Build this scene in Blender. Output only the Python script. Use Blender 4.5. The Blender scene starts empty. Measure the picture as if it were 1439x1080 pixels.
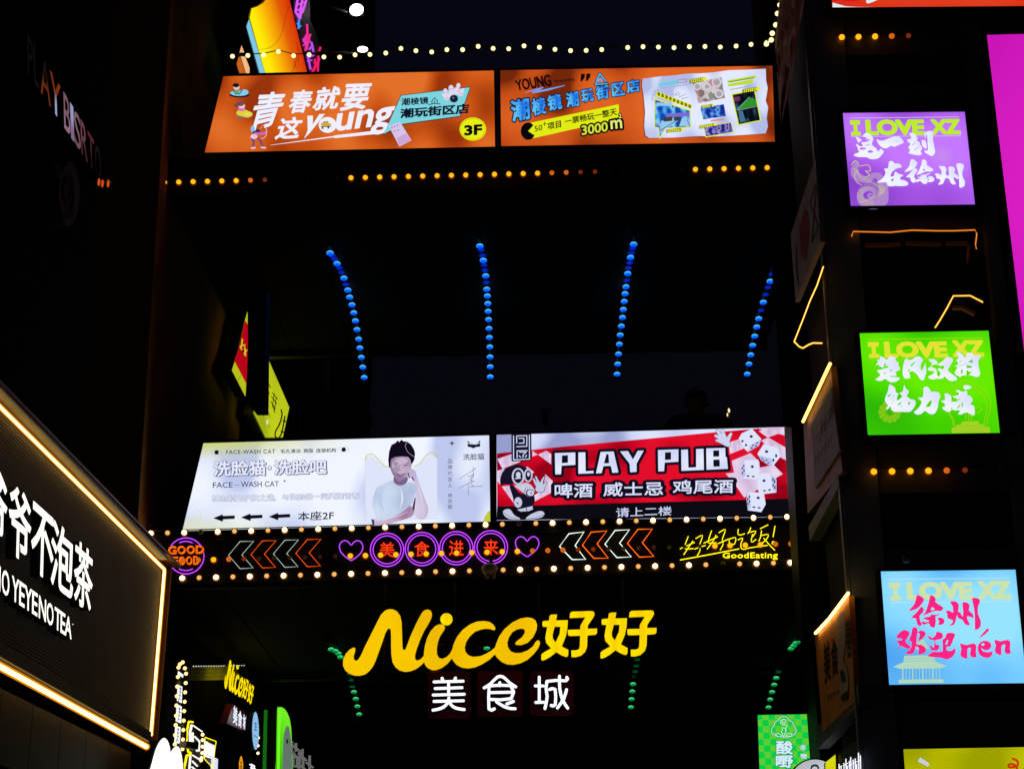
import bpy, bmesh, math, random
from mathutils import Vector, Matrix
from mathutils.geometry import tessellate_polygon
random.seed(7)
R = math.radians
scn = bpy.context.scene
C = scn.collection

# ---------------------------------------------------------------- camera, sky, exposure
F, CX, CY = 2320.0, 719.5, 540.0          # focal length and centre in photo pixels (1439 x 1080)
PITCH, ROLL = R(20.1), R(1.0)
EYE = Vector((0, 0, 1.6))
cam = bpy.data.objects.new('camera', bpy.data.cameras.new('camera'))
C.objects.link(cam)
CR = Matrix.Rotation(math.pi / 2 + PITCH, 3, 'X') @ Matrix.Rotation(-ROLL, 3, 'Z')
cam.matrix_world = Matrix.Translation(EYE) @ CR.to_4x4()
cam.data.sensor_width = 36
cam.data.lens = 36 * F / 1439
cam.data.clip_end = 1000
scn.camera = cam

world = bpy.data.worlds.new('World'); scn.world = world; world.use_nodes = True
nt = world.node_tree; nt.nodes.clear()
sky = nt.nodes.new('ShaderNodeTexSky'); sky.sky_type = 'NISHITA'; sky.sun_disc = False
sky.sun_elevation = R(-3.6); sky.ozone_density = 2.2; sky.sun_rotation = R(200)
bg = nt.nodes.new('ShaderNodeBackground'); bg.inputs[1].default_value = 0.15
wo = nt.nodes.new('ShaderNodeOutputWorld')
nt.links.new(sky.outputs[0], bg.inputs[0]); nt.links.new(bg.outputs[0], wo.inputs[0])
scn.view_settings.view_transform = 'Standard'; scn.view_settings.look = 'None'
scn.view_settings.exposure = 0; scn.view_settings.gamma = 1; scn.view_settings.use_curve_mapping = False
scn.render.engine = 'CYCLES'
scn.cycles.max_bounces = 4; scn.cycles.diffuse_bounces = 2; scn.cycles.glossy_bounces = 2
scn.cycles.use_denoising = True
scn.cycles.sample_clamp_indirect = 4
scn.cycles.use_adaptive_sampling = False

# ---------------------------------------------------------------- materials
def lin(c):
    return tuple((v / 255 / 12.92) if v / 255 <= .04045 else ((v / 255 + .055) / 1.055) ** 2.4 for v in c)
_em = {}
def em(c, s=1.0, light=False):
    k = (tuple(c), s, light)
    if k in _em: return _em[k]
    m = bpy.data.materials.new('glow'); m.use_nodes = True; n = m.node_tree; n.nodes.clear()
    e = n.nodes.new('ShaderNodeEmission'); o = n.nodes.new('ShaderNodeOutputMaterial')
    e.inputs[0].default_value = (*lin(c), 1); e.inputs[1].default_value = s
    n.links.new(e.outputs[0], o.inputs[0])
    m.cycles.emission_sampling = 'AUTO' if light else 'NONE'
    _em[k] = m; return m
def em_field(cols, scale=(1, 1, 1), noise=3.0, s=1.0, kind='noise', coord='Generated', detail=0.0, pos=None, radial=0.0, light=True, tints=()):
    """backlit print: colours mixed over the sheet by noise plus the fall-off of the tubes behind it"""
    m = bpy.data.materials.new('backlit_print'); m.use_nodes = True; n = m.node_tree; n.nodes.clear(); L = n.links.new
    tc = n.nodes.new('ShaderNodeTexCoord'); mp = n.nodes.new('ShaderNodeMapping'); mp.inputs['Scale'].default_value = scale
    L(tc.outputs[coord], mp.inputs[0])
    if kind == 'noise':
        t = n.nodes.new('ShaderNodeTexNoise'); t.inputs['Scale'].default_value = noise; t.inputs['Detail'].default_value = detail
        L(mp.outputs[0], t.inputs['Vector']); fac = t.outputs[0]
    elif kind == 'voronoi':
        t = n.nodes.new('ShaderNodeTexVoronoi'); t.inputs['Scale'].default_value = noise
        L(mp.outputs[0], t.inputs['Vector']); sp = n.nodes.new('ShaderNodeSeparateColor'); L(t.outputs['Color'], sp.inputs[0]); fac = sp.outputs[0]
    elif kind == 'linx' or kind == 'linz':
        sp = n.nodes.new('ShaderNodeSeparateXYZ'); L(mp.outputs[0], sp.inputs[0]); fac = sp.outputs[0 if kind == 'linx' else 2]
    elif kind == 'checker':
        t = n.nodes.new('ShaderNodeTexChecker'); t.inputs['Scale'].default_value = noise; L(mp.outputs[0], t.inputs['Vector']); fac = t.outputs['Fac']
    if radial:
        sb = n.nodes.new('ShaderNodeVectorMath'); sb.operation = 'SUBTRACT'; sb.inputs[1].default_value = (.5, .5, .5)
        L(tc.outputs[coord], sb.inputs[0])
        ln = n.nodes.new('ShaderNodeVectorMath'); ln.operation = 'LENGTH'; L(sb.outputs[0], ln.inputs[0])
        ml = n.nodes.new('ShaderNodeMath'); ml.operation = 'MULTIPLY'; ml.inputs[1].default_value = radial; L(ln.outputs['Value'], ml.inputs[0])
        ad = n.nodes.new('ShaderNodeMath'); ad.operation = 'ADD'; L(fac, ad.inputs[0]); L(ml.outputs[0], ad.inputs[1])
        su = n.nodes.new('ShaderNodeMath'); su.operation = 'SUBTRACT'; su.inputs[1].default_value = radial * .4; L(ad.outputs[0], su.inputs[0]); fac = su.outputs[0]
    r = n.nodes.new('ShaderNodeValToRGB'); el = r.color_ramp.elements
    k = len(cols)
    while len(el) < k: el.new(.5)
    for i, c in enumerate(cols):
        el[i].position = pos[i] if pos else (.25 + .5 * i / (k - 1))
        el[i].color = (*lin(c), 1)
    L(fac, r.inputs[0])
    col = r.outputs[0]
    for tc_, xa, xb, za, zb_ in tints:                     # printed colour tints that fade in along x and z
        s2 = n.nodes.new('ShaderNodeSeparateXYZ'); L(tc.outputs[coord], s2.inputs[0]); fs = []
        for k, (u, v) in ((0, (xa, xb)), (2, (za, zb_))):
            mr = n.nodes.new('ShaderNodeMapRange'); mr.interpolation_type = 'SMOOTHSTEP'; mr.inputs[1].default_value = u; mr.inputs[2].default_value = v; L(s2.outputs[k], mr.inputs[0]); fs.append(mr.outputs[0])
        mm = n.nodes.new('ShaderNodeMath'); mm.operation = 'MULTIPLY'; L(fs[0], mm.inputs[0]); L(fs[1], mm.inputs[1])
        mx = n.nodes.new('ShaderNodeMixRGB'); L(mm.outputs[0], mx.inputs[0]); L(col, mx.inputs[1]); mx.inputs[2].default_value = (*lin(tc_), 1); col = mx.outputs[0]
    e = n.nodes.new('ShaderNodeEmission'); e.inputs[1].default_value = s; o = n.nodes.new('ShaderNodeOutputMaterial')
    L(col, e.inputs[0]); L(e.outputs[0], o.inputs[0])
    m.cycles.emission_sampling = 'AUTO' if light else 'NONE'
    return m
_sf = {}
def surf(name, c, rough=.7, metal=0.0, bump=0.0, bscale=40.0, vary=.25, kind='noise', coord='Object', spec=None):
    if name in _sf: return _sf[name]
    m = bpy.data.materials.new(name); m.use_nodes = True; n = m.node_tree; L = n.links.new
    b = n.nodes['Principled BSDF']; b.inputs['Specular IOR Level'].default_value = spec if spec is not None else (.12 if max(c) < .05 and rough > .4 else .4); b.inputs['Roughness'].default_value = rough; b.inputs['Metallic'].default_value = metal
    tc = n.nodes.new('ShaderNodeTexCoord')
    t = n.nodes.new('ShaderNodeTexNoise'); t.inputs['Scale'].default_value = 2.3; t.inputs['Detail'].default_value = 6
    L(tc.outputs[coord], t.inputs['Vector'])
    r = n.nodes.new('ShaderNodeValToRGB'); r.color_ramp.elements[0].position = .3; r.color_ramp.elements[1].position = .7
    r.color_ramp.elements[0].color = (*[v * (1 - vary) for v in c], 1); r.color_ramp.elements[1].color = (*[v * (1 + vary) for v in c], 1)
    L(t.outputs[0], r.inputs[0]); L(r.outputs[0], b.inputs['Base Color'])
    if bump:
        if kind == 'scales':
            t2 = n.nodes.new('ShaderNodeTexVoronoi'); t2.feature = 'F1'; t2.inputs['Randomness'].default_value = .15; out = t2.outputs['Distance']
        elif kind == 'brick':
            t2 = n.nodes.new('ShaderNodeTexBrick'); out = t2.outputs['Fac']
        else:
            t2 = n.nodes.new('ShaderNodeTexNoise'); t2.inputs['Detail'].default_value = 5; out = t2.outputs[0]
        t2.inputs['Scale'].default_value = bscale; L(tc.outputs[coord], t2.inputs['Vector'])
        bp = n.nodes.new('ShaderNodeBump'); bp.inputs['Strength'].default_value = bump; bp.inputs['Distance'].default_value = .01
        L(out, bp.inputs['Height']); L(bp.outputs[0], b.inputs['Normal'])
    _sf[name] = m; return m
M_STEEL = surf('dark_painted_steel', (.014, .014, .017), .6, 0, .15, 60)
M_FRAME = surf('black_sign_frame', (.012, .012, .013), .5, .2, .1, 80)
M_BOARD = surf('dark_board', (.014, .011, .011), .6, 0, .2, 30)
M_PIER = surf('blue_grey_cladding', (.17, .19, .24), .6, 0, .2, 14, .35)
M_BROWN = surf('brown_render', (.42, .18, .03), .85, 0, .3, 25)
M_CONC = surf('dark_cladding', (.006, .006, .008), .9, 0, .2, 18, spec=.02)
M_GLASS = surf('dark_window_glass', (.006, .007, .010), .12)
M_SOFFIT = surf('dark_soffit', (.007, .007, .008), .8, 0, .2, 12)
M_CABLE = surf('black_cable', (.02, .02, .02), .6)
M_BEIGE = surf('beige_plastic', (.38, .33, .26), .5)
M_OFF = surf('unlit_bulb_glass', (.25, .2, .16), .25)
M_TEA = surf('textured_charcoal_sheet', (.052, .045, .052), .6, 0, 1.0, 42, .1, 'scales', spec=.12)
M_BRONZE = surf('bronze_return', (.42, .27, .14), .5, .3, .1, 60)
M_PAVE = surf('street_paving', (.07, .068, .065), .8, 0, .5, 3.3, .3, 'brick')
M_WHITEB = surf('dim_white_board', (.26, .24, .25), .7)

# ---------------------------------------------------------------- placing helpers
def ray(x, y):
    return CR @ Vector((x - CX, -(y - CY), -F))
class Plane:
    """a vertical plane: through the place seen at (x, y) and `depth` metres ahead, running along heading `yaw`"""
    def __init__(s, x, y, depth, yaw=90.0):
        d = ray(x, y); s.p = EYE + d * (depth / d.y); a = R(yaw)
        s.d = Vector((math.sin(a), math.cos(a), 0)); s.n = Vector((-s.d.y, s.d.x, 0))
        if s.n.dot(EYE - s.p) < 0: s.n = -s.n
    def at(s, x, y, off=0.0):
        d = ray(x, y); return EYE + d * ((s.p + s.n * off - EYE).dot(s.n) / d.dot(s.n))
def scale_at(p):
    return -(CR.transposed() @ (p - EYE)).z / F          # metres per photo pixel there
def link(name, verts, faces, mat, parent=None, smooth=False, loc=None):
    """parent: a thing or a part; vertices are given in world space"""
    base = Vector((0, 0, 0))
    q = parent
    while q: base += q.location; q = q.parent
    l = loc if loc is not None else Vector((0, 0, 0))
    me = bpy.data.meshes.new(name)
    me.from_pydata([tuple(Vector(v) - base - l) for v in verts], [], faces)
    me.materials.append(mat)
    if smooth:
        for p in me.polygons: p.use_smooth = True
    o = bpy.data.objects.new(name, me); o.location = l; C.objects.link(o)
    if parent: o.parent = parent
    return o
def tag(o, label=None, cat=None, group=None, kind=None):
    if label: o['label'] = label
    if cat: o['category'] = cat
    if group: o['group'] = group
    if kind: o['kind'] = kind
    return o
def thing(name, loc, label, cat, group=None):
    o = bpy.data.objects.new(name, None); o.empty_display_size = .2; o.location = loc; C.objects.link(o)
    return tag(o, label, cat, group)
def boxm(V, Fc, a, b):
    """axis box"""
    i = len(V); x0, y0, z0 = a; x1, y1, z1 = b
    V += [(x0, y0, z0), (x1, y0, z0), (x1, y1, z0), (x0, y1, z0), (x0, y0, z1), (x1, y0, z1), (x1, y1, z1), (x0, y1, z1)]
    Fc += [[i, i+3, i+2, i+1], [i+4, i+5, i+6, i+7], [i, i+1, i+5, i+4], [i+1, i+2, i+6, i+5], [i+2, i+3, i+7, i+6], [i+3, i, i+4, i+7]]
def box(name, a, b, mat, parent=None):
    V, Fc = [], []; boxm(V, Fc, a, b); return link(name, V, Fc, mat, parent)
def prismw(V, Fc, front, back):
    i = len(V); n = len(front); V += list(front) + list(back)
    Fc.append([i + k for k in range(n)]); Fc.append([i + n + k for k in reversed(range(n))])
    for k in range(n):
        k2 = (k + 1) % n; Fc.append([i + k, i + n + k, i + n + k2, i + k2])
def slab(name, pl, pts, mat, parent, off=0.0, thick=.1):
    """thick plate with outline pts (photo pixels) standing on plane pl, its front at off, depth `thick` behind it"""
    f = [pl.at(x, y, off) for x, y in pts]; b = [v - pl.n * thick for v in f]
    V, Fc = [], []; prismw(V, Fc, f, b); return link(name, V, Fc, mat, parent)
def cr_smooth(pts, sub=4, closed=True):
    if sub < 2: return pts
    n = len(pts); out = []
    rng = range(n) if closed else range(n - 1)
    for i in rng:
        p = [pts[(i + k) % n] if closed else pts[min(max(i + k, 0), n - 1)] for k in (-1, 0, 1, 2)]
        for s in range(sub):
            t = s / sub
            out.append(tuple(.5 * (2*b + (c - a) * t + (2*a - 5*b + 4*c - d) * t*t + (3*b - a - 3*c + d) * t**3) for a, b, c, d in zip(*p)))
    if not closed: out.append(tuple(pts[-1]))
    return out
def hull(P):
    P = sorted(set((round(x, 5), round(y, 5)) for x, y in P))
    if len(P) < 3: return P
    def half(Q):
        h = []
        for q in Q:
            while len(h) > 1 and (h[-1][0]-h[-2][0])*(q[1]-h[-2][1]) - (h[-1][1]-h[-2][1])*(q[0]-h[-2][0]) <= 0: h.pop()
            h.append(q)
        return h
    a = half(P); b = half(P[::-1]); return a[:-1] + b[:-1]
def nib_pts(w, nib=None, n=8):
    if nib: a, b, ang = nib
    else: a, b, ang = 1, 1, 0
    ca, sa = math.cos(R(ang)), math.sin(R(ang))
    return [(w*(a*math.cos(t)*ca - b*math.sin(t)*sa), w*(a*math.cos(t)*sa + b*math.sin(t)*ca)) for t in [2*math.pi*(k+.5)/n for k in range(n)]]
class Art:
    """2-D pieces (photo pixels) gathered into one mesh; each piece is a convex polygon or a triangle list"""
    def __init__(s): s.P = []
    def poly(s, loops):
        if loops and not isinstance(loops[0][0], (tuple, list)): loops = [loops]
        flat = [p for l in loops for p in l]
        for t in tessellate_polygon([[Vector((p[0], p[1], 0)) for p in l] for l in loops]):
            s.P.append([flat[k] for k in t])
        return s
    def ell(s, cx, cy, rx, ry=None, n=20, a0=0, a1=360):
        ry = ry or rx
        p = [(cx + rx * math.cos(R(a)), cy + ry * math.sin(R(a))) for a in [a0 + (a1 - a0) * k / n for k in range(n if a1 - a0 == 360 else n + 1)]]
        s.poly(p); return s
    def stroke(s, pts, w, closed=False, nib=None, sub=1, n=8):
        """w: width, or widths per point"""
        pts = [tuple(p) for p in pts]
        if not isinstance(w, (int, float)): pts = [(p[0], p[1], ww) for p, ww in zip(pts, w)]
        else: pts = [(p[0], p[1], w) for p in pts]
        if sub > 1: pts = cr_smooth(pts, sub, closed)
        k = len(pts)
        for i in range(k if closed else k - 1):
            a, b = pts[i], pts[(i + 1) % k]
            s.P.append(hull([(a[0] + x, a[1] + y) for x, y in nib_pts(a[2] / 2, nib, n)] + [(b[0] + x, b[1] + y) for x, y in nib_pts(b[2] / 2, nib, n)]))
        return s
    def map(s, f): s.P = [[f(*p) for p in q] for q in s.P]; return s
    def build(s, name, pl, mat, parent, off=.004, thick=0.0, side=None):
        V, Fc = [], []
        for q in s.P:
            if len(q) < 3: continue
            f = [pl.at(x, y, off) for x, y in q]
            ar = sum(q[i][0]*q[(i+1) % len(q)][1] - q[(i+1) % len(q)][0]*q[i][1] for i in range(len(q)))
            if abs(ar) < 1e-6: continue
            if ar > 0: f = f[::-1]
            i = len(V)
            if thick: prismw(V, Fc, f, [v - pl.n * thick for v in f])
            else: V += f; Fc.append([i + k for k in range(len(f))])
        return link(name, V, Fc, mat, parent)
_g = {}
def glyphs(t, sp=1.0):
    if (t, sp) in _g: return _g[(t, sp)]
    cu = bpy.data.curves.new('t', 'FONT'); cu.body = t; cu.resolution_u = 3; cu.fill_mode = 'FRONT'; cu.space_character = sp
    o = bpy.data.objects.new('t', cu); C.objects.link(o)
    dg = bpy.context.evaluated_depsgraph_get(); e = o.evaluated_get(dg); me = e.to_mesh()
    v = [(p.co.x, p.co.y) for p in me.vertices]; f = [list(p.vertices) for p in me.polygons]
    e.to_mesh_clear(); bpy.data.objects.remove(o); bpy.data.curves.remove(cu)
    # merge doubled vertices so that only true outlines stay open
    idx, mp, nv = {}, [], []
    for p in v:
        k = (round(p[0], 4), round(p[1], 4))
        if k not in idx: idx[k] = len(nv); nv.append(p)
        mp.append(idx[k])
    f = [[mp[i] for i in q] for q in f]; f = [q for q in f if len(set(q)) == len(q)]
    cnt = {}
    for q in f:
        for i in range(len(q)):
            a, b = q[i], q[(i + 1) % len(q)]; cnt[(min(a, b), max(a, b))] = cnt.get((min(a, b), max(a, b)), 0) + 1
    bd = [k for k, c in cnt.items() if c == 1]
    _g[(t, sp)] = (nv, f, bd); return _g[(t, sp)]
def text(t, quad, dil=0.0, nib=None, rough=0.0, outline=False, sp=1.0, n=8, fit=None):
    """lettering whose ink fills quad = TL, TR, BR, BL in photo pixels (or x0, y0, x1, y1); dil in ems"""
    if not isinstance(quad[0], (tuple, list)):
        x0, y0, x1, y1 = quad; quad = [(x0, y0), (x1, y0), (x1, y1), (x0, y1)]
    dil = -dil if dil < 0 else dil * .5 if dil < .1 else dil; fit = fit if fit is None else -fit if fit < 0 else fit * .5 if fit < .1 else fit
    nv, f, bd = glyphs(t, sp); A = Art()
    if not nv: return A
    xs = [p[0] for p in nv]; ys = [p[1] for p in nv]; X0, X1, Y0, Y1 = min(xs), max(xs), min(ys), max(ys)
    m = 0 if outline else (dil if fit is None else fit) * .8          # the swelling stays inside the quad
    X0 -= m; X1 += m; Y0 -= m; Y1 += m
    if (X1 - X0) < 1e-3: X1 = X0 + 1
    if (Y1 - Y0) < .2: Y0 -= .25; Y1 += .25
    TL, TR, BR, BL = quad
    rnd = random.Random(len(t) * 31 + int(quad[0][0]))
    jit = {i: (rnd.uniform(-rough, rough), rnd.uniform(-rough, rough), rnd.uniform(.55, 1.3) if rough else 1) for i in range(len(nv))}
    nv = [(p[0] + jit[i][0], p[1] + jit[i][1]) for i, p in enumerate(nv)]
    if not outline: A.P += [[nv[i] for i in q] for q in f]
    if dil:
        for a, b in bd:
            A.P.append(hull([(nv[a][0] + x * jit[a][2], nv[a][1] + y * jit[a][2]) for x, y in nib_pts(dil, nib, n)] + [(nv[b][0] + x * jit[b][2], nv[b][1] + y * jit[b][2]) for x, y in nib_pts(dil, nib, n)]))
    def mp(x, y):
        u = (x - X0) / (X1 - X0); v = (Y1 - y) / (Y1 - Y0)
        return tuple((TL[k]*(1-u) + TR[k]*u) * (1-v) + (BL[k]*(1-u) + BR[k]*u) * v for k in (0, 1))
    return A.map(mp)
def Z(x0, y0, s, s2=None):
    s2 = s2 or s
    return lambda pts: [(x0 + p[0] / s, y0 + p[1] / s2, *p[2:]) for p in pts]
def tube(name, pts, r, mat, parent, n=6, closed=False):
    V, Fc = [], []; pts = [Vector(p) for p in pts]; k = len(pts)
    for i, p in enumerate(pts):
        a = pts[(i - 1) % k] if (closed or i) else p; b = pts[(i + 1) % k] if (closed or i < k - 1) else p
        t = (b - a).normalized(); u = t.cross(Vector((0, 0, 1)))
        if u.length < .05: u = t.cross(Vector((0, 1, 0)))
        u.normalize(); w = t.cross(u)
        V += [p + (u * math.cos(2*math.pi*j/n) + w * math.sin(2*math.pi*j/n)) * r for j in range(n)]
    for i in range(k if closed else k - 1):
        i2 = (i + 1) % k
        Fc += [[i*n + j, i*n + (j+1) % n, i2*n + (j+1) % n, i2*n + j] for j in range(n)]
    if not closed: Fc += [[j for j in reversed(range(n))], [(k-1)*n + j for j in range(n)]]
    return link(name, V, Fc, mat, parent, True)
def tubepx(name, pl, pts, wpx, mat, parent, off=.03, closed=False, sub=1, n=6):
    if sub > 1: pts = cr_smooth([tuple(p[:2]) for p in pts], sub, closed)
    w = [pl.at(p[0], p[1], off) for p in pts]
    return tube(name, w, wpx / 2 * scale_at(w[0]), mat, parent, n, closed)
def ball_mesh(name, r, mat, sq=1.0, halo_mat=None):
    bm = bmesh.new(); bmesh.ops.create_icosphere(bm, subdivisions=2, radius=r)
    for v in bm.verts: v.co.z *= sq
    me = bpy.data.meshes.new(name); bm.to_mesh(me); bm.free(); me.materials.append(mat)
    for p in me.polygons: p.use_smooth = True
    if halo_mat:                                            # disc added behind the bulb to catch a halo, facing the street
        bm = bmesh.new(); bm.from_mesh(me); n = 20
        c = [bm.verts.new((r * k * math.cos(6.2832 * i / n), r * .55, r * k * math.sin(6.2832 * i / n))) for k in (1.5,) for i in range(n)]
        f = bm.faces.new(c); f.material_index = 1
        bm.to_mesh(me); bm.free(); me.materials.append(halo_mat)
    return me
def place(name, me, p, parent):
    o = bpy.data.objects.new(name, me); C.objects.link(o)
    base = Vector((0, 0, 0)); q = parent
    while q: base += q.location; q = q.parent
    o.location = Vector(p) - base; o.parent = parent; return o
def mid(pl, x, y): return pl.at(x, y)
def lerp(a, b, t): return a + (b - a) * t

# ---------------------------------------------------------------- where things stand
PB = Plane(700, 700, 19.0)                    # the two footbridges' street front
PR = Plane(1190, 745, 15.5)                   # front of the building on the right
PRW = Plane(1190, 745, 15.5, .4)              # its side wall along the lane
PT = Plane(222, 920, 14.0, 2.6)               # shop wall near left
PLW = Plane(205, 800, 19.0, 1.05)             # shop wall further on the left
def lane(pl, D, off=0.0):                     # point of a lane-side wall at depth D, on the ground
    t = (D - pl.p.y) / pl.d.y; q = pl.p + pl.d * t + pl.n * off; return Vector((q.x, D, 0))
def zof(pl, x, y): return pl.at(x, y).z

# ================================================================ ground and large structure
tag(link('street', [(-150, -60, 0), (150, -60, 0), (150, 250, 0), (-150, 250, 0)], [[0, 1, 2, 3]], M_PAVE), kind='structure')

def block(name, foot, z0, z1, mat, parent):
    V, Fc = [], []; prismw(V, Fc, [(x, y, z1) for x, y in foot], [(x, y, z0) for x, y in foot]); return link(name, V, Fc, mat, parent)
def wall_foot(pl, D0, D1, off, deep):
    a, b = lane(pl, D0, off), lane(pl, D1, off); s = pl.n * deep
    return [(a.x, a.y), (b.x, b.y), ((b - s).x, (b - s).y), ((a - s).x, (a - s).y)]
def wall_windows(pl, Ds, zs, w, h, parent, off):
    for D in Ds:
        for z in zs:
            a = lane(pl, D, off); V, Fc = [], []
            def q(u, v, o): p = a + pl.d * u + pl.n * o; return Vector((p.x, p.y, z + v))
            for (u0, u1, v0, v1) in ((-w/2-.06, w/2+.06, -.06, 0), (-w/2-.06, w/2+.06, h, h+.06), (-w/2-.06, -w/2, 0, h), (w/2, w/2+.06, 0, h), (-.03, .03, 0, h)):
                prismw(V, Fc, [q(u0, v0, .06), q(u1, v0, .06), q(u1, v1, .06), q(u0, v1, .06)], [q(u0, v0, 0), q(u1, v0, 0), q(u1, v1, 0), q(u0, v1, 0)])
            f = link('window', V, Fc, M_STEEL, parent)
            V, Fc = [], []
            prismw(V, Fc, [q(-w/2, 0, .02), q(w/2, 0, .02), q(w/2, h, .02), q(-w/2, h, .02)], [q(-w/2, 0, 0), q(w/2, 0, 0), q(w/2, h, 0), q(-w/2, h, 0)])
            link('pane', V, Fc, M_GLASS, f)

# near left building: upper wall and the shop storey under the tea sign
T = thing('shop_building', lane(PT, 8, -1), 'dark shop building at the left edge behind the black sign with white Chinese letters', 'building')
block('wall', wall_foot(PT, 1, 12.6, -.32, 6), 0, 15, M_CONC, T)
zl = zof(PT, 210, 1052)
block('shop_storey', wall_foot(PT, 12.7, 13.8, -.14, 5), 0, zl - .02, M_CONC, T)
for k in range(14):                                      # cladding panels of the shop storey, joints open
    a, b = lane(PT, 13.75 - k * .62 - .61, -.11), lane(PT, 13.75 - k * .62, -.11)
    for z0, z1 in ((zl - .52, zl - .05), (zl - 1.5, zl - .55)):
        V, Fc = [], []; s = PT.n * .03
        prismw(V, Fc, [(a.x, a.y, z0), (b.x, b.y, z0), (b.x, b.y, z1), (a.x, a.y, z1)], [(a - s + Vector((0, 0, z0))), (b - s + Vector((0, 0, z0))), (b - s + Vector((0, 0, z1))), (a - s + Vector((0, 0, z1)))])
        link('panel', V, Fc, M_BOARD, T)
wall_windows(PT, [4, 6.2, 8.4], [6.2, 9.2], 1.4, 1.8, T, -.31)

# further left building along the lane
T = thing('lane_building', lane(PLW, 30, -3), 'tall dark building along the left of the lane with its first bay rendered brown', 'building')
block('wall', wall_foot(PLW, 24.6, 43, -.02, 8), 0, 34, M_CONC, T)
block('lower_bay', wall_foot(PLW, 18.6, 24.5, -.04, 8), 0, 6.6, M_CONC, T)  # same wall below the bridge, its shade put in as a dark colour
block('brown_bay', wall_foot(PLW, 18.6, 24.5, -.03, 8), 6.61, 34, M_BROWN, T)
wall_windows(PLW, [27, 30, 33, 36, 39, 42], [4.4, 7.6, 10.8, 14, 17.2, 20.4, 23.6], 1.5, 1.7, T, -.02)
# faint corrugated wall lit by white lamps behind the neon signs
w = [PLW.at(x, y, .05) for x, y in ((268, 936), (348, 934), (348, 954), (268, 956))]
for k in range(4):
    t0, t1 = k / 4 + .01, (k + 1) / 4 - .01
    V, Fc = [], []
    fr = [w[0].lerp(w[3], t1), w[1].lerp(w[2], t1), w[1].lerp(w[2], t0), w[0].lerp(w[3], t0)]
    prismw(V, Fc, fr, [v - PLW.n * .05 for v in fr]); link('wall_panel', V, Fc, surf('pale_grey_green_panel', (.42, .44, .33), .7), T)

# right building: block, front frame, side wall
cx0 = PR.at(1190, 745).x
T = thing('corner_building', (cx0 + 3, 17.5, 0), 'dark corner building on the right carrying the three square lightboxes one above another', 'building')
RT = T
block('wall', [(cx0 + .1, 15.75), (cx0 + 14, 15.75), (cx0 + 14, 17.25), (cx0 + .12, 17.25)], 0, 26, M_SOFFIT, T)
xs0 = Plane(700, 700, 19.7).at(1113, 550).x
block('rear_wing', [(xs0, 19.75), (xs0 + 10, 19.75), (xs0 + 10, 20.5), (xs0, 20.5)], 0, 26, M_SOFFIT, T)
def xc(y): return 1133 + .0755 * y + (y > 0) * 0
ys = [-60, 300, 700, 1120]
slab('corner_pier', PR, [(xc(y), y) for y in ys] + [(xc(y) + 50, y) for y in ys[::-1]], M_PIER, T, 0, .2)
xr = lambda y: 1366 + .106 * (y - 200)
slab('pier', PR, [(xr(y) + 6, y) for y in ys] + [(xr(y) + 26, y) for y in ys[::-1]], M_PIER, T, 0, .18)
for y0, y1 in ((14, 76), (118, 150), (296, 322), (618, 690), (768, 796), (985, 1046)):
    slab('spandrel', PR, [(xc(y0) + 52, y0 + 2), (xr(y0) + 4, y0), (xr(y1) + 4, y1), (xc(y1) + 52, y1 + 2)], surf('spandrel_cladding', (.09, .10, .12), .7, 0, .2, 14), T, -.04, .12)
for y0, y1 in ((78, 116), (324, 455), (692, 766)):
    for k in range(3):
        a = lambda y, t: lerp(xc(y) + 54, xr(y) + 2, t)
        f = slab('window', PR, [(a(y0, k/3), y0), (a(y0, (k+1)/3) - 1, y0), (a(y1, (k+1)/3) - 1, y1), (a(y1, k/3), y1)], M_STEEL, T, -.12, .04)
        slab('pane', PR, [(a(y0, k/3) + 3, y0 + 3), (a(y0, (k+1)/3) - 4, y0 + 3), (a(y1, (k+1)/3) - 4, y1 - 3), (a(y1, k/3) + 3, y1 - 3)], M_GLASS, f, -.115, .004)
# thin pale edge trim of the corner and the ledges of the side wall
slab('corner_trim', PR, [(xc(y) - 5, y) for y in ys] + [(xc(y) - 1, y) for y in ys[::-1]], surf('grey_trim', (.16, .16, .17), .5), T, .02, .08)
M_LEDGE = surf('grey_ledge', (.09, .10, .11), .6, 0, .2, 30)
for pts in ([(1136, 740), (1178, 665), (1179, 682), (1138, 760)], [(1147, 1022), (1206, 960), (1207, 990), (1149, 1052)]):
    slab('ledge', PRW, pts, M_LEDGE, T, .05, .12)
slab('pilaster', PRW, [(1102, 600), (1112, 600), (1128, 900), (1118, 900)], M_STEEL, T, .08, .1)

# far building closing the lane below the sky (its roof stays behind the lower bridge's signs)
T = thing('far_building', (0, 60, 0), 'unlit building closing the lane far behind the lower footbridge', 'building')
zt = zof(Plane(700, 700, 58), 700, 640)
box('wall', (-30, 58, 0), (30, 66, zt), M_CONC, T)
box('parapet', (-30, 57.8, zt + .003), (30, 66.1, zt + .5), M_SOFFIT, T)
for k in range(9):
    for z in (3.5, 7, 10.5, 14):
        f = box('window', (-16.9 + k * 3.9, 57.9, z), (-15.1 + k * 3.9, 57.99, z + 1.7), M_STEEL, T)
        box('pane', (-16.8 + k * 3.9, 57.88, z + .1), (-15.2 + k * 3.9, 57.895, z + 1.6), M_GLASS, f)

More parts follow.
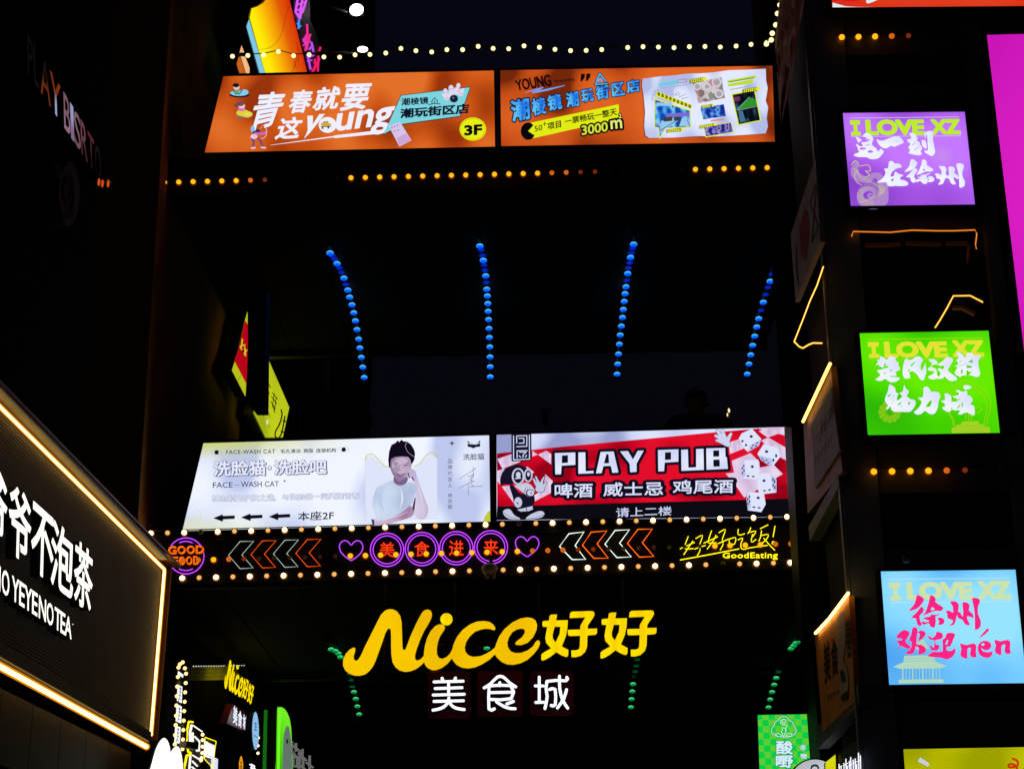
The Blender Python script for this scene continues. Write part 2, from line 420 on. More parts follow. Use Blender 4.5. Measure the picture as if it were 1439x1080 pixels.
# ================================================================ the two footbridges
def bridge(label, yt, yb, deep, xl, xr_):
    zb, zt = zof(PB, 700, yb), zof(PB, 700, yt)
    X0, X1 = PB.at(xl, 700).x, PB.at(xr_, 700).x
    T = thing('footbridge', (0, 19 + deep / 2, zb), label, 'footbridge')
    box('deck', (X0, 19.1, zb + .12), (X1, 19 + deep, zb + .45), M_SOFFIT, T)
    n = 9                                                # soffit panels with open joints
    for i in range(n):
        for j in range(4):
            a = X0 + (X1 - X0) * i / n; b = X0 + (X1 - X0) * (i + 1) / n - .02
            box('soffit_panel', (a, 19.12 + deep * j / 4.1, zb + .07), (b, 19.1 + deep * (j + 1) / 4.1, zb + .115), M_SOFFIT, T)
    box('front_beam', (X0, 18.99, zb), (X1, 19.095, zt), M_BOARD, T)
    box('rear_beam', (X0, 19.01 + deep, zb), (X1, 19.15 + deep, zb + .95), M_STEEL, T)
    for i in range(12):
        x = X0 + (X1 - X0) * i / 11
        box('baluster', (x, 19.06 + deep, zb + .955), (x + .04, 19.1 + deep, zb + 1.5), M_STEEL, T)
    box('handrail', (X0, 19.05 + deep, zb + 1.505), (X1, 19.11 + deep, zb + 1.56), M_STEEL, T)
    return T, zb, zt, X0, X1
BU, zbu, ztu, XU0, XU1 = bridge('upper dark footbridge carrying the two orange lightboxes', 215, 268, 5.7, 195, 1205)
BL, zbl, ztl, XL0, XL1 = bridge('lower dark footbridge carrying the white lightbox and the red pub lightbox', 742, 818, 6.2, 195, 1205)
# upstand frames that carry the lightboxes
for (B, za, zb_, xs) in ((BU, ztu, zof(PB, 700, 100), (320, 500, 698, 900, 1078)), (BL, ztl, zof(PB, 700, 614), (300, 500, 692, 900, 1098))):
    for x in xs:
        X = PB.at(x, 700).x; box('sign_post', (X - .03, 19.12, za - .1), (X + .03, 19.2, zb_), M_STEEL, B)
    box('sign_rail', (XU0 + .6, 19.205, zb_ - .15), (XU1 - 1.0, 19.26, zb_ - .1), M_STEEL, B)

# curved lamp ribs under each bridge
lamp_r = .052
def rib_lamps(label, group, pts, D0, D1, mats, on, ext=0, name='lamp_rib'):
    """pts: px of the lamps from the high near end to the low far end"""
    n = len(pts); P = []
    for i, (x, y) in enumerate(pts):
        d = ray(x, y); P.append(EYE + d * (lerp(D0, D1, i / (n - 1)) / d.y))
    T = thing(name, P[0], label, 'lights', group)
    up = [p + Vector((0, 0, .10)) for p in P]
    tube('rib', [up[0] + (up[0] - up[1]) * 1.5] + up + [up[-1] + (up[-1] - up[-2])], .035, M_STEEL, T)
    for i, p in enumerate(P):
        o = place('lamp', mats[on[i]], p, T)
    return T
blue = [ball_mesh('lamp', lamp_r, em_field([(0, 70, 245), (20, 135, 255), (130, 225, 255)], (1, 1, 1), 1, 1.5, 'linz', pos=[.12, .5, .92]), .62), ball_mesh('lamp', lamp_r * .9, em((5, 40, 200), .8), .4)]
green = [ball_mesh('lamp', lamp_r * .9, em_field([(0, 110, 50), (20, 190, 95), (120, 255, 175)], (1, 1, 1), 1, .9, 'linz', pos=[.12, .5, .92]), .62), ball_mesh('lamp', lamp_r * .85, em((0, 90, 45), .5), .45), ball_mesh('lamp', lamp_r * .8, surf('green_lamp_glass', (.1, .2, .12), .3), .5)]
def along(keys, n):
    """n points along the key points whose spacing grows like the keys' own"""
    L = len(keys) - 1
    return [tuple(v[:2]) for v in [cr_smooth([tuple(k) for k in keys], 40, False)[min(int(round(t * L * 40)), L * 40)] for t in [i / (n - 1) for i in range(n)]]]
z1 = Z(440, 250, 3.483)
r1 = z1([(83, 368), (94, 383), (106, 400), (117, 420), (129, 440), (139, 462), (151, 491), (160, 521), (170, 549), (179, 584), (190, 621), (199, 660), (207, 699), (215, 742), (223, 789), (229, 832), (236, 878), (243, 926), (250, 976)])
r2 = z1([(816, 334), (823, 352), (829, 380), (833, 404), (837, 426), (841, 452), (845, 480), (847, 511), (850, 545), (853, 578), (855, 615), (857, 653), (859, 693), (861, 737), (863, 781), (865, 827), (866, 876), (867, 924), (867, 973)])
z2 = Z(560, 320, 2.481)
r3 = z2([(820, 58), (816, 72), (812, 89), (809, 104), (806, 122), (802, 140), (799, 160), (796, 183), (793, 206), (790, 230), (787, 257), (784, 285), (781, 313), (777, 343), (773, 374), (770, 406), (767, 440), (764, 475), (762, 510)])
r4 = z2([(1316, 128), (1311, 144), (1303, 161), (1296, 187), (1288, 208), (1280, 233), (1272, 260), (1264, 288), (1256, 317), (1249, 346), (1242, 378), (1235, 410), (1228, 443), (1222, 475), (1216, 510)])
for pts, w in ((r1, 'leftmost'), (r2, 'second from the left'), (r3, 'third from the left'), (r4, 'rightmost')):
    rib_lamps('%s of the four curved rows of blue lamps under the upper footbridge' % w, 'blue lamp ribs under the upper footbridge', pts, 20.6, 24.0, blue, [1 if (i < 8 and i % 3) else 0 for i in range(len(pts))])
z3 = Z(430, 820, 2.715)
g1 = z3([(96, 250), (112, 256), (124, 266), (132, 280), (158, 320), (166, 343), (172, 366), (176, 387), (183, 412), (190, 438), (196, 467), (203, 497)])
g3 = z3([(1272, 235), (1266, 262), (1264, 288), (1260, 313), (1256, 334), (1252, 358), (1248, 382), (1245, 410), (1242, 439), (1240, 470)])
z4 = Z(940, 840, 4.5)
g4 = z4([(822, 275), (803, 285), (788, 302), (772, 320), (745, 358), (727, 392), (711, 427), (694, 465), (679, 505), (666, 547), (653, 593), (641, 640), (630, 690)])
g2 = z3([(668, 240), (690, 246), (700, 253), (706, 280), (710, 305), (712, 327)])
for pts, w, on in ((g1, 'leftmost', [0] * 4 + [1, 1, 1] + [0] * 5), (g2, 'half hidden middle', [2, 0, 0, 2, 2, 1]), (g3, 'third from the left', [2, 2, 1, 1, 1, 1, 0, 0, 0, 0]), (g4, 'rightmost', [0, 0, 0, 0, 2, 2, 2, 1, 0, 0, 0, 0, 0])):
    rib_lamps('%s of the curved rows of green lamps under the lower footbridge' % w, 'green lamp ribs under the lower footbridge', pts, 22.5, 26.2, green, on)

# ================================================================ strings of bulbs
M_HALO = surf('amber_halo_disc', (.22, .08, .02), .7)  # for added discs that turn bulb light into a halo
B_W = [ball_mesh('bulb', .030, em((255, 222, 150), 5.0, True), 1, M_HALO), ball_mesh('bulb', .027, em((255, 186, 100), 1.05, True), 1, M_HALO), ball_mesh('bulb', .032, M_OFF)]
B_A = [ball_mesh('bulb', .031, em((255, 156, 20), 1.8, True), 1, M_HALO), ball_mesh('bulb', .031, em((235, 110, 25), .8, True)), ball_mesh('bulb', .028, em((190, 75, 30), .35)), ball_mesh('bulb', .026, M_OFF)]
B_Y = [ball_mesh('bulb', .030, em((255, 238, 165), 1.7, True))]
def string(label, pl, pts, kinds, off, bank, group=None, cable=True):
    P = [pl.at(x, y, off) for x, y in pts]
    T = thing('string_lights', P[0], label, 'string lights', group)
    if cable: tube('cable', [p + Vector((0, 0, .035)) - pl.n * .02 for p in P], .007, M_CABLE, T, 5)
    for p, k in zip(P, kinds):
        place('bulb', bank[k], p, T)
    return T
za = Z(280, 0, 3.426); zb2 = Z(690, 60, 3.426); zc = Z(1080, 0, 4.15)
top = za([(160, 272), (234, 268), (310, 265), (381, 249), (454, 269), (529, 264), (600, 275), (676, 276), (750, 265), (822, 263), (898, 256), (971, 234), (1043, 245), (1119, 251), (1192, 240), (1268, 240), (1343, 224), (1415, 234)]) + \
    zb2([(85, 30), (159, 16), (233, 23), (308, 33), (383, 39), (458, 38), (533, 34), (658, 24), (732, 20), (806, 22), (881, 25), (955, 20), (1030, 19), (1104, 22), (1180, 17), (1252, 9), (1328, 0)])
string('pale yellow string of bulbs sagging above the two orange lightboxes', PB, top, [0] * len(top), .05, B_Y)
up = zc([(16, 234), (22, 195), (42, 146), (52, 80), (66, 30), (72, -10)])
string('short string of pale bulbs climbing beside the painted banner at upper right', Plane(1090, 30, 16.7), [(1077, 62)] + up, [0] * (len(up) + 1), .02, B_Y)
k_up = [0, 0, 0, 0, 0, 0, 0, 1, 2] + [3] * 5 + [0] * 14 + [1, 1, 2, 2] + [3] * 6 + [0] * 6
string('row of amber chasing bulbs on the beam below the orange lightboxes', PB, [(210.8 + 20.17 * k, 256.7 - .0245 * 20.17 * k) for k in range(len(k_up))], k_up, .06, B_A)
string('row of amber bulbs at the top of the corner building below the red sign', PR, [(1183 + 23.4 * k, 52.4 - .5 * k) for k in range(12)], [0, 0, 0, 1, 2] + [3] * 7, .05, B_A)
string('row of amber bulbs between the green and the blue square lightboxes', PR, [(1228 + 25.6 * k, 662.3 - .4 * k) for k in range(9)], [0, 0, 0, 0, 1, 2] + [3] * 3, .05, B_A)
ku = [(0 if k % 2 == 0 else 1) for k in range(39)]; ku[3] = 2; ku[22] = 2
rowu = [(211.8 + 23.53 * k, 748.8 - .61 * k) for k in range(39)]
rowl = [(256 + 23.74 * k, 811.7 - .608 * k) for k in range(37)]
kl = [(0 if k % 2 == 0 else 1) for k in range(37)]; kl[32] = 2
string('ring of warm bulbs framing the neon band, upper row', PB, rowu + [(1117.2, 734.5), (1119, 757.5), (1121.3, 780.5)], ku + [1, 0, 1], .16, B_W)
string('ring of warm bulbs framing the neon band, lower row', PB, rowl, kl, .10, B_W)
km = [1, 1, 1, 0, 1, 2] + [3] * 6 + [0] * 12 + [1, 1, 1, 2, 2] + [3] * 7 + [0, 0, 0, 0, 1, 1]
string('row of amber bulbs running through the middle of the neon band', PB, [(236 + 21.35 * k, 787.6 - .585 * k) for k in range(len(km))], km, .10, B_A)

# ================================================================ lightboxes on the footbridges
def lightbox(name, label, cat, pl, quad, mat, off=.14, deep=.2, rim=3.0, group=None, extra=None):
    c = [pl.at(x, y, off) for x, y in quad]
    base = (c[2] + c[3]) / 2
    T = thing(name, base, label, cat, group)
    cx = sum(p[0] for p in quad) / 4; cy = sum(p[1] for p in quad) / 4
    def grow(k): return [(x + (k if x > cx else -k), y + (k if y > cy else -k)) for x, y in quad]
    o = grow(rim)
    slab('case', pl, o, M_FRAME, T, off - .015, deep)
    for i in range(4):                                            # rim bars
        j = (i + 1) % 4
        slab('frame', pl, [o[i], o[j], quad[j], quad[i]], M_FRAME, T, off + .012, .026)
    p = Art().poly(quad).build('panel', pl, mat, T, off)
    return T
PP = lambda T, pl, off0: (lambda art, c, layer=1, name='lettering', s=1.0: art.build(name, pl, c if not isinstance(c, tuple) else em(c, s), T, off0 + .004 * layer))
WHITE = (238, 240, 255); NAVY = (12, 16, 42); BLK = (8, 6, 12)

ORANGE = lambda sx: em_field([(156, 54, 12), (208, 86, 22), (232, 114, 42)], (sx, .4, .5), 3.2, .95, pos=[.3, .48, .68])
# ---- orange lightbox, left
qa = [(313.6, 106.8), (694, 98.7), (695.6, 206), (287.3, 214.5)]
T = lightbox('lightbox', 'orange lightbox with slanted white slogan and yellow 3F disc, left of the upper pair', 'lightbox', PB, qa, ORANGE(2.2))
d = PP(T, PB, .14); a = Z(300, 100, 7.994); b = Z(470, 100, 6.257)
d(text('青', a([(500, 238), (838, 232), (700, 600), (380, 700)]), -.025), WHITE)
d(text('春', a([(890, 215), (1142, 208), (1060, 465), (828, 478)]), -.029), WHITE)
d(text('就', a([(1180, 185), (1450, 165), (1385, 425), (1100, 448)]), -.029), WHITE)
d(text('要', b([(100, 115), (335, 107), (272, 332), (42, 352)]), -.029), WHITE)
d(text('这', a([(760, 520), (1018, 512), (950, 755), (680, 770)]), -.029), WHITE)
y = Art().poly(a([(1055, 502), (1118, 500), (1114, 600), (1190, 483), (1255, 480), (1078, 700), (1015, 762), (1058, 668)]))
y.ell(*a([(1282, 605)])[0], 12.6, 11.2); d(y, WHITE)
d(text('ung', b([(28, 372), (535, 305), (462, 548), (-8, 600)]), .05), WHITE)
d(Art().poly(b([(0, 566), (430, 515), (425, 548), (0, 590)])).poly(a([(640, 830), (1362, 728), (1362, 744), (640, 834)])), WHITE, name='underline')
d(Art().poly(b([(583, 211), (1200, 137), (1109, 400), (604, 471), (425, 562)])), NAVY, 1, 'band_edge')
d(Art().poly(b([(587, 216), (1192, 143), (1103, 394), (600, 464), (434, 553)])), (125, 212, 222), 2, 'band')
d(text('潮棱镜', b([(588, 238), (826, 226), (826, 288), (588, 305)]), .06), NAVY, 3)
d(text('潮玩街区店', b([(578, 332), (1188, 284), (1182, 372), (578, 416)]), .085), NAVY, 3)
d(Art().stroke(b([(852, 270), (880, 235), (908, 265)]), 1.1).stroke(b([(858, 268), (858, 288)]), 1).stroke(b([(903, 264), (903, 284)]), 1).stroke(b([(880, 262), (880, 285)]), 1.2).stroke(b([(830, 296), (880, 284), (930, 290)]), 1.1), NAVY, 3, 'emblem')
pins = Art()
for x, y_, r in ((975, 175, 18), (1025, 150, 22), (1090, 128, 18), (960, 205, 14), (1030, 195, 26), (1075, 175, 28), (1110, 190, 24), (985, 225, 26), (1130, 165, 12), (1020, 235, 16)):
    pins.ell(*b([(x, y_)])[0], r / 6.2, r / 5)
d(pins, (225, 215, 240), 3, 'bowling_pins'); d(Art().ell(*b([(1050, 243)])[0], 5.9, 5.4), (25, 28, 50), 4, 'bowling_ball'); d(Art().ell(*b([(1044, 236)])[0], 1.5, 1.4), (90, 110, 140), 5, 'bowling_ball')
pk = Art()
for x, y_ in ((965, 190), (1020, 160), (1090, 178), (1112, 200), (990, 240)): pk.stroke(b([(x - 10, y_), (x + 12, y_ - 3)]), .8)
d(pk, (200, 90, 130), 5, 'pin_stripes')
d(Art().poly(b([(478, 485), (578, 448), (677, 610), (571, 664)])), (214, 196, 232), 3, 'ticket')
d(Art().poly(b([(545, 590), (630, 548), (672, 610), (573, 658)])), (205, 165, 215), 4, 'ticket_band'); tk = Art()
for x, y_ in ((505, 495), (530, 488), (555, 478), (530, 530), (560, 520)): tk.ell(*b([(x, y_)])[0], 1.1)
d(tk, (150, 120, 200), 5, 'ticket_marks')
d(Art().ell(*b([(1217, 510)])[0], 18.7, 16.3, 36), (232, 240, 20), 1, 'disc')
A = Art(); cxx, cyy = b([(1217, 510)])[0]
A.stroke([(cxx + 17 * math.cos(t / 36 * 6.283), cyy + 14.8 * math.sin(t / 36 * 6.283)) for t in range(36)], .5, True); d(A, (150, 150, 20), 2, 'disc_ring')
d(text('3F', b([(1140, 478), (1300, 466), (1298, 560), (1142, 568)]), .0999), BLK, 3)
# three small riders
def E(*q):
    A = Art()
    for x, y_, rx, ry in q: A.ell(*a([(x, y_)])[0], rx / 8, ry / 8)
    return A
d(E((290, 268, 112, 30)), (20, 20, 40), 1, 'bumper_car'); d(E((290, 248, 102, 32), (345, 235, 48, 28)), (130, 205, 235), 2, 'bumper_car')
d(Art().stroke(a([(222, 215), (250, 255), (290, 258), (322, 212)]), 1.3), (30, 40, 60), 3, 'bumper_car')
d(E((262, 226, 30, 22)), (110, 170, 70), 4, 'rider'); d(E((258, 182, 36, 30)), (235, 195, 200), 5, 'rider'); d(E((252, 160, 38, 24)), (30, 20, 28), 6, 'rider')
d(E((305, 505, 52, 26), (385, 512, 30, 18)), (120, 110, 120), 1, 'bumper_car'); d(E((330, 470, 75, 38), (375, 485, 65, 36)), (235, 205, 50), 2, 'bumper_car'); d(E((385, 480, 38, 14)), (215, 225, 120), 3, 'bumper_car')
d(E((315, 425, 42, 26)), (205, 110, 190), 4, 'rider'); d(E((318, 392, 36, 30)), (238, 200, 200), 5, 'rider'); d(E((300, 368, 44, 26), (255, 385, 26, 18)), (120, 70, 80), 6, 'rider')
d(E((440, 650, 24, 34)), (130, 195, 240), 2, 'archer'); d(E((480, 690, 40, 22), (500, 670, 24, 20)), (60, 50, 90), 3, 'archer'); d(Art().stroke(a([(430, 745), (470, 700), (540, 705), (590, 690)]), 3.2), (205, 110, 195), 4, 'archer')
d(Art().stroke(a([(430, 760), (455, 790), (445, 850)]), 3.2).stroke(a([(500, 760), (535, 790), (550, 850)]), 3.4), (130, 75, 110), 3, 'archer'); d(Art().stroke(a([(430, 865), (465, 862)]), 2.6).stroke(a([(540, 858), (580, 862)]), 2.6).ell(*a([(455, 735)])[0], 5, 3.4), (225, 200, 225), 5, 'archer')
d(Art().stroke(a([(560, 605), (590, 640), (598, 690), (580, 740), (540, 760)]), .8, sub=4).stroke(a([(560, 605), (520, 650)]), .5), (235, 215, 225), 6, 'bow')
bus = Art(); 
for x, y_, rx, ry in ((1262, 600, 60, 22), (1245, 575, 20, 10), (1280, 570, 14, 10)): bus.ell(*a([(x, y_)])[0], rx / 8, ry / 8)
d(bus, (215, 170, 60), 2, 'bus_picture'); d(Art().stroke(a([(1210, 625), (1320, 620)]), 1.2).ell(*a([(1225, 640)])[0], 1.4).ell(*a([(1290, 635)])[0], 1.4).stroke(a([(1240, 575), (1280, 572)]), 1), (50, 50, 70), 3, 'bus_picture')

# ---- orange lightbox, right
qb = [(703, 98.4), (1085.5, 92), (1089, 199), (704.3, 205.4)]
T = lightbox('lightbox', 'orange lightbox with light blue Chinese title and a torn white sheet of photographs', 'lightbox', PB, qb,
             em_field([(120, 40, 10), (202, 80, 24), (228, 102, 36)], (2.0, .4, .5), 3.0, .95, pos=[.3, .46, .68]))
d = PP(T, PB, .14); a = Z(700, 90, 6.541)
d(text('YOUNG', a([(150, 150), (470, 95), (495, 205), (175, 250)]), .085, nib=(1.4, .6, 30), rough=.02), (30, 10, 5))
sc = Art(); rn = random.Random(3); x = 512
while x < 705:
    sc.stroke(a([(x, 150 - (x - 512) * .08 + rn.uniform(-14, 10)), (x + rn.uniform(4, 12), 180 - (x - 512) * .12 + rn.uniform(-16, 8))]), .8).stroke(a([(x - 4, 160 - (x - 512) * .1), (x + 14, 156 - (x - 512) * .1 + rn.uniform(-6, 6))]), .7); x += 13
d(sc, (45, 15, 8), 1, 'small_script')
d(Art().poly(a([(762, 92), (798, 90), (796, 125), (770, 162), (756, 158)])).poly(a([(812, 90), (848, 88), (846, 122), (820, 158), (805, 155)])), (25, 8, 5), 1, 'quote_mark')
d(Art().stroke(a([(245, 265), (330, 240), (420, 212)]), [.4, 2.0, .6]).stroke(a([(420, 212), (380, 235), (318, 264)]), [.6, 2.2, 1.6]).stroke(a([(318, 264), (450, 238), (612, 198)]), [2, 3, .8]), (120, 160, 235), 1, 'brush_stroke')
for ch, q in (('潮', [(108, 338), (282, 308), (297, 505), (132, 535)]), ('棱', [(300, 322), (432, 296), (445, 455), (318, 482)]), ('镜', [(448, 290), (575, 268), (592, 412), (460, 438)]),
              ('潮', [(618, 268), (735, 246), (748, 385), (632, 402)]), ('玩', [(758, 242), (870, 224), (884, 338), (768, 362)]), ('街', [(890, 212), (1016, 186), (1024, 312), (904, 338)]),
              ('区', [(1040, 182), (1152, 164), (1168, 284), (1048, 302)]), ('店', [(1170, 156), (1292, 136), (1308, 250), (1188, 272)])):
    big = 1 if ch != '' else 0
    g = lambda q, k: [(q[0][0]-k, q[0][1]-k), (q[1][0]+k, q[1][1]-k), (q[2][0]+k, q[2][1]+k), (q[3][0]-k, q[3][1]+k)]
    d(text(ch, a(q), .1, fit=.07), (14, 12, 40), 2); d(text(ch, a(q), .07), em_field([(30, 120, 230), (95, 195, 250)], (1, 1, 1), 2.5, 1.0, light=False), 3)
roof = [(900, 178), (912, 140), (935, 92), (965, 130), (990, 160)]
d(Art().stroke(a(roof), 4).stroke(a([(890, 190), (1005, 182)]), 4), (14, 12, 40), 2, 'emblem'); d(Art().stroke(a(roof), 2).stroke(a([(892, 190), (1003, 182)]), 1.8).stroke(a([(920, 170), (920, 140), (950, 138), (950, 165)]), 1.6), (85, 185, 250), 3, 'emblem')
d(Art().poly(a([(300, 540), (1108, 371), (1112, 505), (325, 682), (272, 618)])), (226, 236, 20), 1, 'yellow_band')
pc = [(0, 0)] + [(math.cos(R(t)), math.sin(R(t))) for t in range(28, 320, 12)]
d(Art().poly(a([(268 + 68 * u + 8, 618 + 80 * v) for u, v in pc])), BLK, 2, 'round_mark')
d(text('50', a([(333, 572), (405, 556), (408, 608), (337, 624)]), .02), BLK, 2); d(Art().stroke(a([(428, 534), (428, 570)]), 1).stroke(a([(414, 553), (443, 549)]), 1), BLK, 2, 'plus_sign')
d(text('项目', a([(450, 545), (576, 518), (580, 582), (456, 608)]), .05), BLK, 2); d(text('一票畅玩一整天', a([(610, 500), (1088, 402), (1094, 470), (614, 562)]), .045), BLK, 2)
q = [(765, 568), (1005, 530), (1010, 618), (770, 656)]; d(text('3000', a(q), .15, fit=.045), BLK, 3); d(text('3000', a(q), .045), (214, 226, 60), 4)
q = [(1030, 522), (1136, 506), (1142, 590), (1036, 600)]; d(text('m', a(q), .15, fit=.045), BLK, 3); d(text('m', a(q), .045), (228, 232, 120), 4)
q = [(1108, 460), (1132, 457), (1134, 497), (1112, 500)]; d(text('2', a(q), .2, fit=.06), BLK, 3); d(text('2', a(q), .06), (228, 232, 120), 4)
a = Z(900, 90, 7.38)
sheet = [(22, 155), (200, 130), (360, 118), (480, 102), (610, 98), (740, 90), (830, 78), (920, 65), (1100, 60), (1300, 50), (1303, 170), (1320, 250), (1310, 320), (1298, 380), (1325, 450), (1310, 560), (1322, 650), (1298, 720), (1050, 738), (900, 748), (750, 752), (600, 748), (350, 764), (90, 768), (52, 742), (38, 650), (48, 500), (32, 330), (15, 230)]
d(Art().poly(a([(x - 9, y_ + 5) for x, y_ in sheet])), (130, 20, 12), 1, 'sheet_edge')
d(Art().poly(a(sheet)), em_field([(178, 188, 232), (210, 218, 246), (228, 234, 255)], (3.2, .4, .9), 2.1, 1.0, pos=[.34, .46, .6]), 2, 'sheet')
d(Art().poly(a([(190, 203), (385, 168), (385, 206), (193, 238)])), (110, 205, 232), 3, 'bar'); d(Art().stroke(a([(387, 168), (478, 156), (480, 186), (388, 200)]), .8, True), (150, 110, 140), 3, 'bar_outline')
t = Art()
for k in range(9): t.stroke(a([(225 + k * 30, 252 - k * 4.2), (242 + k * 30, 249 - k * 4.2)]), 1.3)
for k in range(8): t.stroke(a([(930 + k * 28, 268 - k * 5.5), (950 + k * 28, 264 - k * 5.5)]), 1.3)
d(t, (160, 165, 195), 3, 'small_print')['kind'] = 'stuff'
ry = Art()
for x0, y0, x1, y1 in ((120, 370, 135, 366), (112, 345, 135, 350), (115, 315, 145, 335), (128, 290, 155, 320), (150, 275, 168, 305), (172, 265, 182, 292), (335, 305, 345, 325), (372, 308, 362, 330), (385, 335, 412, 302), (402, 345, 470, 312), (428, 362, 498, 345), (360, 322, 398, 292)): ry.stroke(a([(x0, y0), (x1, y1)]), .6)
d(ry, (70, 75, 90), 3, 'burst_lines')
d(Art().poly(a([(140, 355), (518, 475), (526, 664), (262, 672), (198, 782), (186, 668), (142, 662)])), (226, 236, 70), 3, 'photograph_edge')
d(Art().poly(a([(150, 370), (510, 488), (517, 652), (255, 662), (200, 755), (194, 660), (152, 652)])), em_field([(20, 70, 180), (60, 160, 235), (150, 215, 245), (60, 90, 180)], (2, 1, 1.3), 3.2, .95, pos=[.3, .45, .55, .68], light=False), 4, 'photograph')
d(Art().poly(a([(165, 400), (320, 410), (330, 440), (165, 430)]))  , (150, 200, 235), 5, 'photograph'); d(Art().poly(a([(215, 590), (400, 580), (330, 640), (200, 700)])), (150, 200, 235), 5, 'photograph'); d(Art().poly(a([(430, 560), (505, 570), (512, 640), (400, 650)])), (150, 200, 235), 5, 'photograph')
d(Art().poly(a([(240, 560), (330, 545), (330, 590), (245, 598)])), (70, 60, 60), 6, 'photograph'); d(Art().poly(a([(345, 552), (410, 548), (405, 590), (350, 590)])), (70, 60, 60), 6, 'photograph'); d(Art().poly(a([(270, 515), (510, 500), (512, 545), (272, 550)])), (120, 110, 210), 5, 'photograph')
d(Art().stroke(a([(370, 590), (205, 690)]), .9).stroke(a([(410, 590), (380, 650)]), .9).stroke(a([(485, 580), (512, 640)]), .9), (30, 70, 150), 7, 'photograph')
d(Art().poly(a([(172, 282), (545, 430), (530, 465), (160, 335)])), (226, 232, 30), 8, 'banner')
bl = Art(); rn = random.Random(5)
for k in range(9):
    x = 180 + k * 40; y_ = 300 + k * 16
    bl.stroke(a([(x, y_), (x + 18, y_ + 8)]), 1).stroke(a([(x + 10, y_ - 8), (x + 5, y_ + 28)]), 1).stroke(a([(x - 4, y_ + 14), (x + 20, y_ + 24)]), .9).stroke(a([(x + 22, y_ + 2), (x + 16, y_ + 30)]), .8)
d(bl, (20, 20, 25), 9, 'banner_script')
def mini(x0, y0, x1, y1, h, seed):
    k = (y1 - y0) / (x1 - x0); A = Art().poly(a([(x0, y0), (x1, y1), (x1, y1 + h), (x0, y0 + h)])); d(A, (22, 20, 20), 8, 'tab')
    B = Art(); rn = random.Random(seed); x = x0 + 10
    while x < x1 - 26:
        yy = y0 + k * (x - x0); B.stroke(a([(x, yy + 6), (x + 16, yy + h * .3)]), 1.1).stroke(a([(x + rn.uniform(2, 10), yy + 5), (x + 8, yy + h - 8)]), 1.1).stroke(a([(x, yy + h * .7), (x + 16, yy + h * .65)]), 1.0); x += 22
    d(B, (230, 236, 30), 9, 'tab_script'); d(Art().ell(*a([(x1 - 4, y1 + h / 2)])[0], h / 15, h / 14), (238, 232, 40), 9, 'tab_disc')
d(Art().poly(a([(540, 192), (840, 138), (876, 352), (600, 408)])), em_field([(150, 60, 70), (226, 222, 226), (110, 118, 112), (205, 130, 150), (214, 214, 205)], (1.4, 1, 1), 4.5, .9, 'voronoi', pos=[0, .3, .5, .7, .9], light=False), 3, 'photograph')
pl_ = Art()
for x, y_, r in ((590, 235, 40), (685, 235, 46), (790, 190, 52), (815, 310, 48)): d(Art().ell(*a([(x, y_)])[0], r / 7.4), (205, 206, 214), 4, 'plate_picture')

for x, y_, r in ((590, 235, 25), (790, 190, 34), (690, 235, 22), (815, 310, 28)): d(Art().ell(*a([(x, y_)])[0], r / 7.4), (170, 160, 165), 5, 'plate_picture')
d(Art().poly(a([(620, 455), (865, 418), (886, 540), (652, 576)])), em_field([(25, 45, 150), (50, 110, 220), (120, 180, 240), (30, 40, 130)], (1.4, 1, 1), 3.5, .9, pos=[.3, .45, .58, .7], light=False), 3, 'photograph')
d(Art().poly(a([(650, 645), (942, 600), (974, 712), (676, 764)])), (226, 236, 50), 3, 'photograph_edge')
d(Art().poly(a([(660, 655), (935, 608), (964, 705), (682, 752)])), em_field([(25, 30, 120), (120, 70, 170), (60, 120, 210), (190, 160, 215), (25, 25, 90)], (1.8, 1, 1), 3.8, .9, pos=[.3, .4, .5, .6, .72], light=False), 4, 'photograph')
d(Art().stroke(a([(735, 590), (865, 572)]), 2.4), (215, 140, 130), 3, 'bar')
d(Art().poly(a([(942, 308), (1188, 268), (1254, 590), (1014, 640)])), (222, 232, 60), 3, 'photograph_edge')
d(Art().poly(a([(955, 320), (1180, 282), (1240, 582), (1022, 625)])), em_field([(6, 14, 24), (20, 36, 46), (60, 90, 120), (16, 50, 30)], (1.4, 1, 1), 3, .9, pos=[.35, .5, .62, .7], light=False), 4, 'photograph')
d(Art().poly(a([(1035, 440), (1140, 350), (1196, 370), (1208, 430), (1010, 474)])), (45, 150, 40), 5, 'billiard_table'); d(Art().stroke(a([(1002, 474), (1130, 345)]), 1.2).stroke(a([(1015, 480), (1212, 438)]), 1.0), (130, 160, 170), 6, 'billiard_table'); d(Art().poly(a([(965, 345), (1030, 335), (1035, 380), (975, 390)])), (110, 50, 100), 5, 'photograph')
d(Art().poly(a([(1015, 490), (1060, 485), (1090, 590), (1035, 610)])), (70, 110, 150), 5, 'photograph')
d(Art().poly(a([(900, 172), (1198, 118), (1204, 145), (905, 198)])).poly(a([(905, 210), (1165, 160), (1170, 200), (912, 236)])), (190, 222, 40), 3, 'bar')
t = Art()
for k in range(10): t.stroke(a([(920 + k * 26, 188 - k * 4.6), (936 + k * 26, 185 - k * 4.6)]), 1.2)
d(t, (70, 110, 30), 4, 'small_print')['kind'] = 'stuff'
mini(510, 160, 670, 134, 44, 1); mini(632, 432, 755, 414, 30, 2); mini(612, 640, 775, 612, 32, 4); mini(1058, 262, 1222, 238, 42, 6); mini(270, 680, 435, 662, 34, 8)

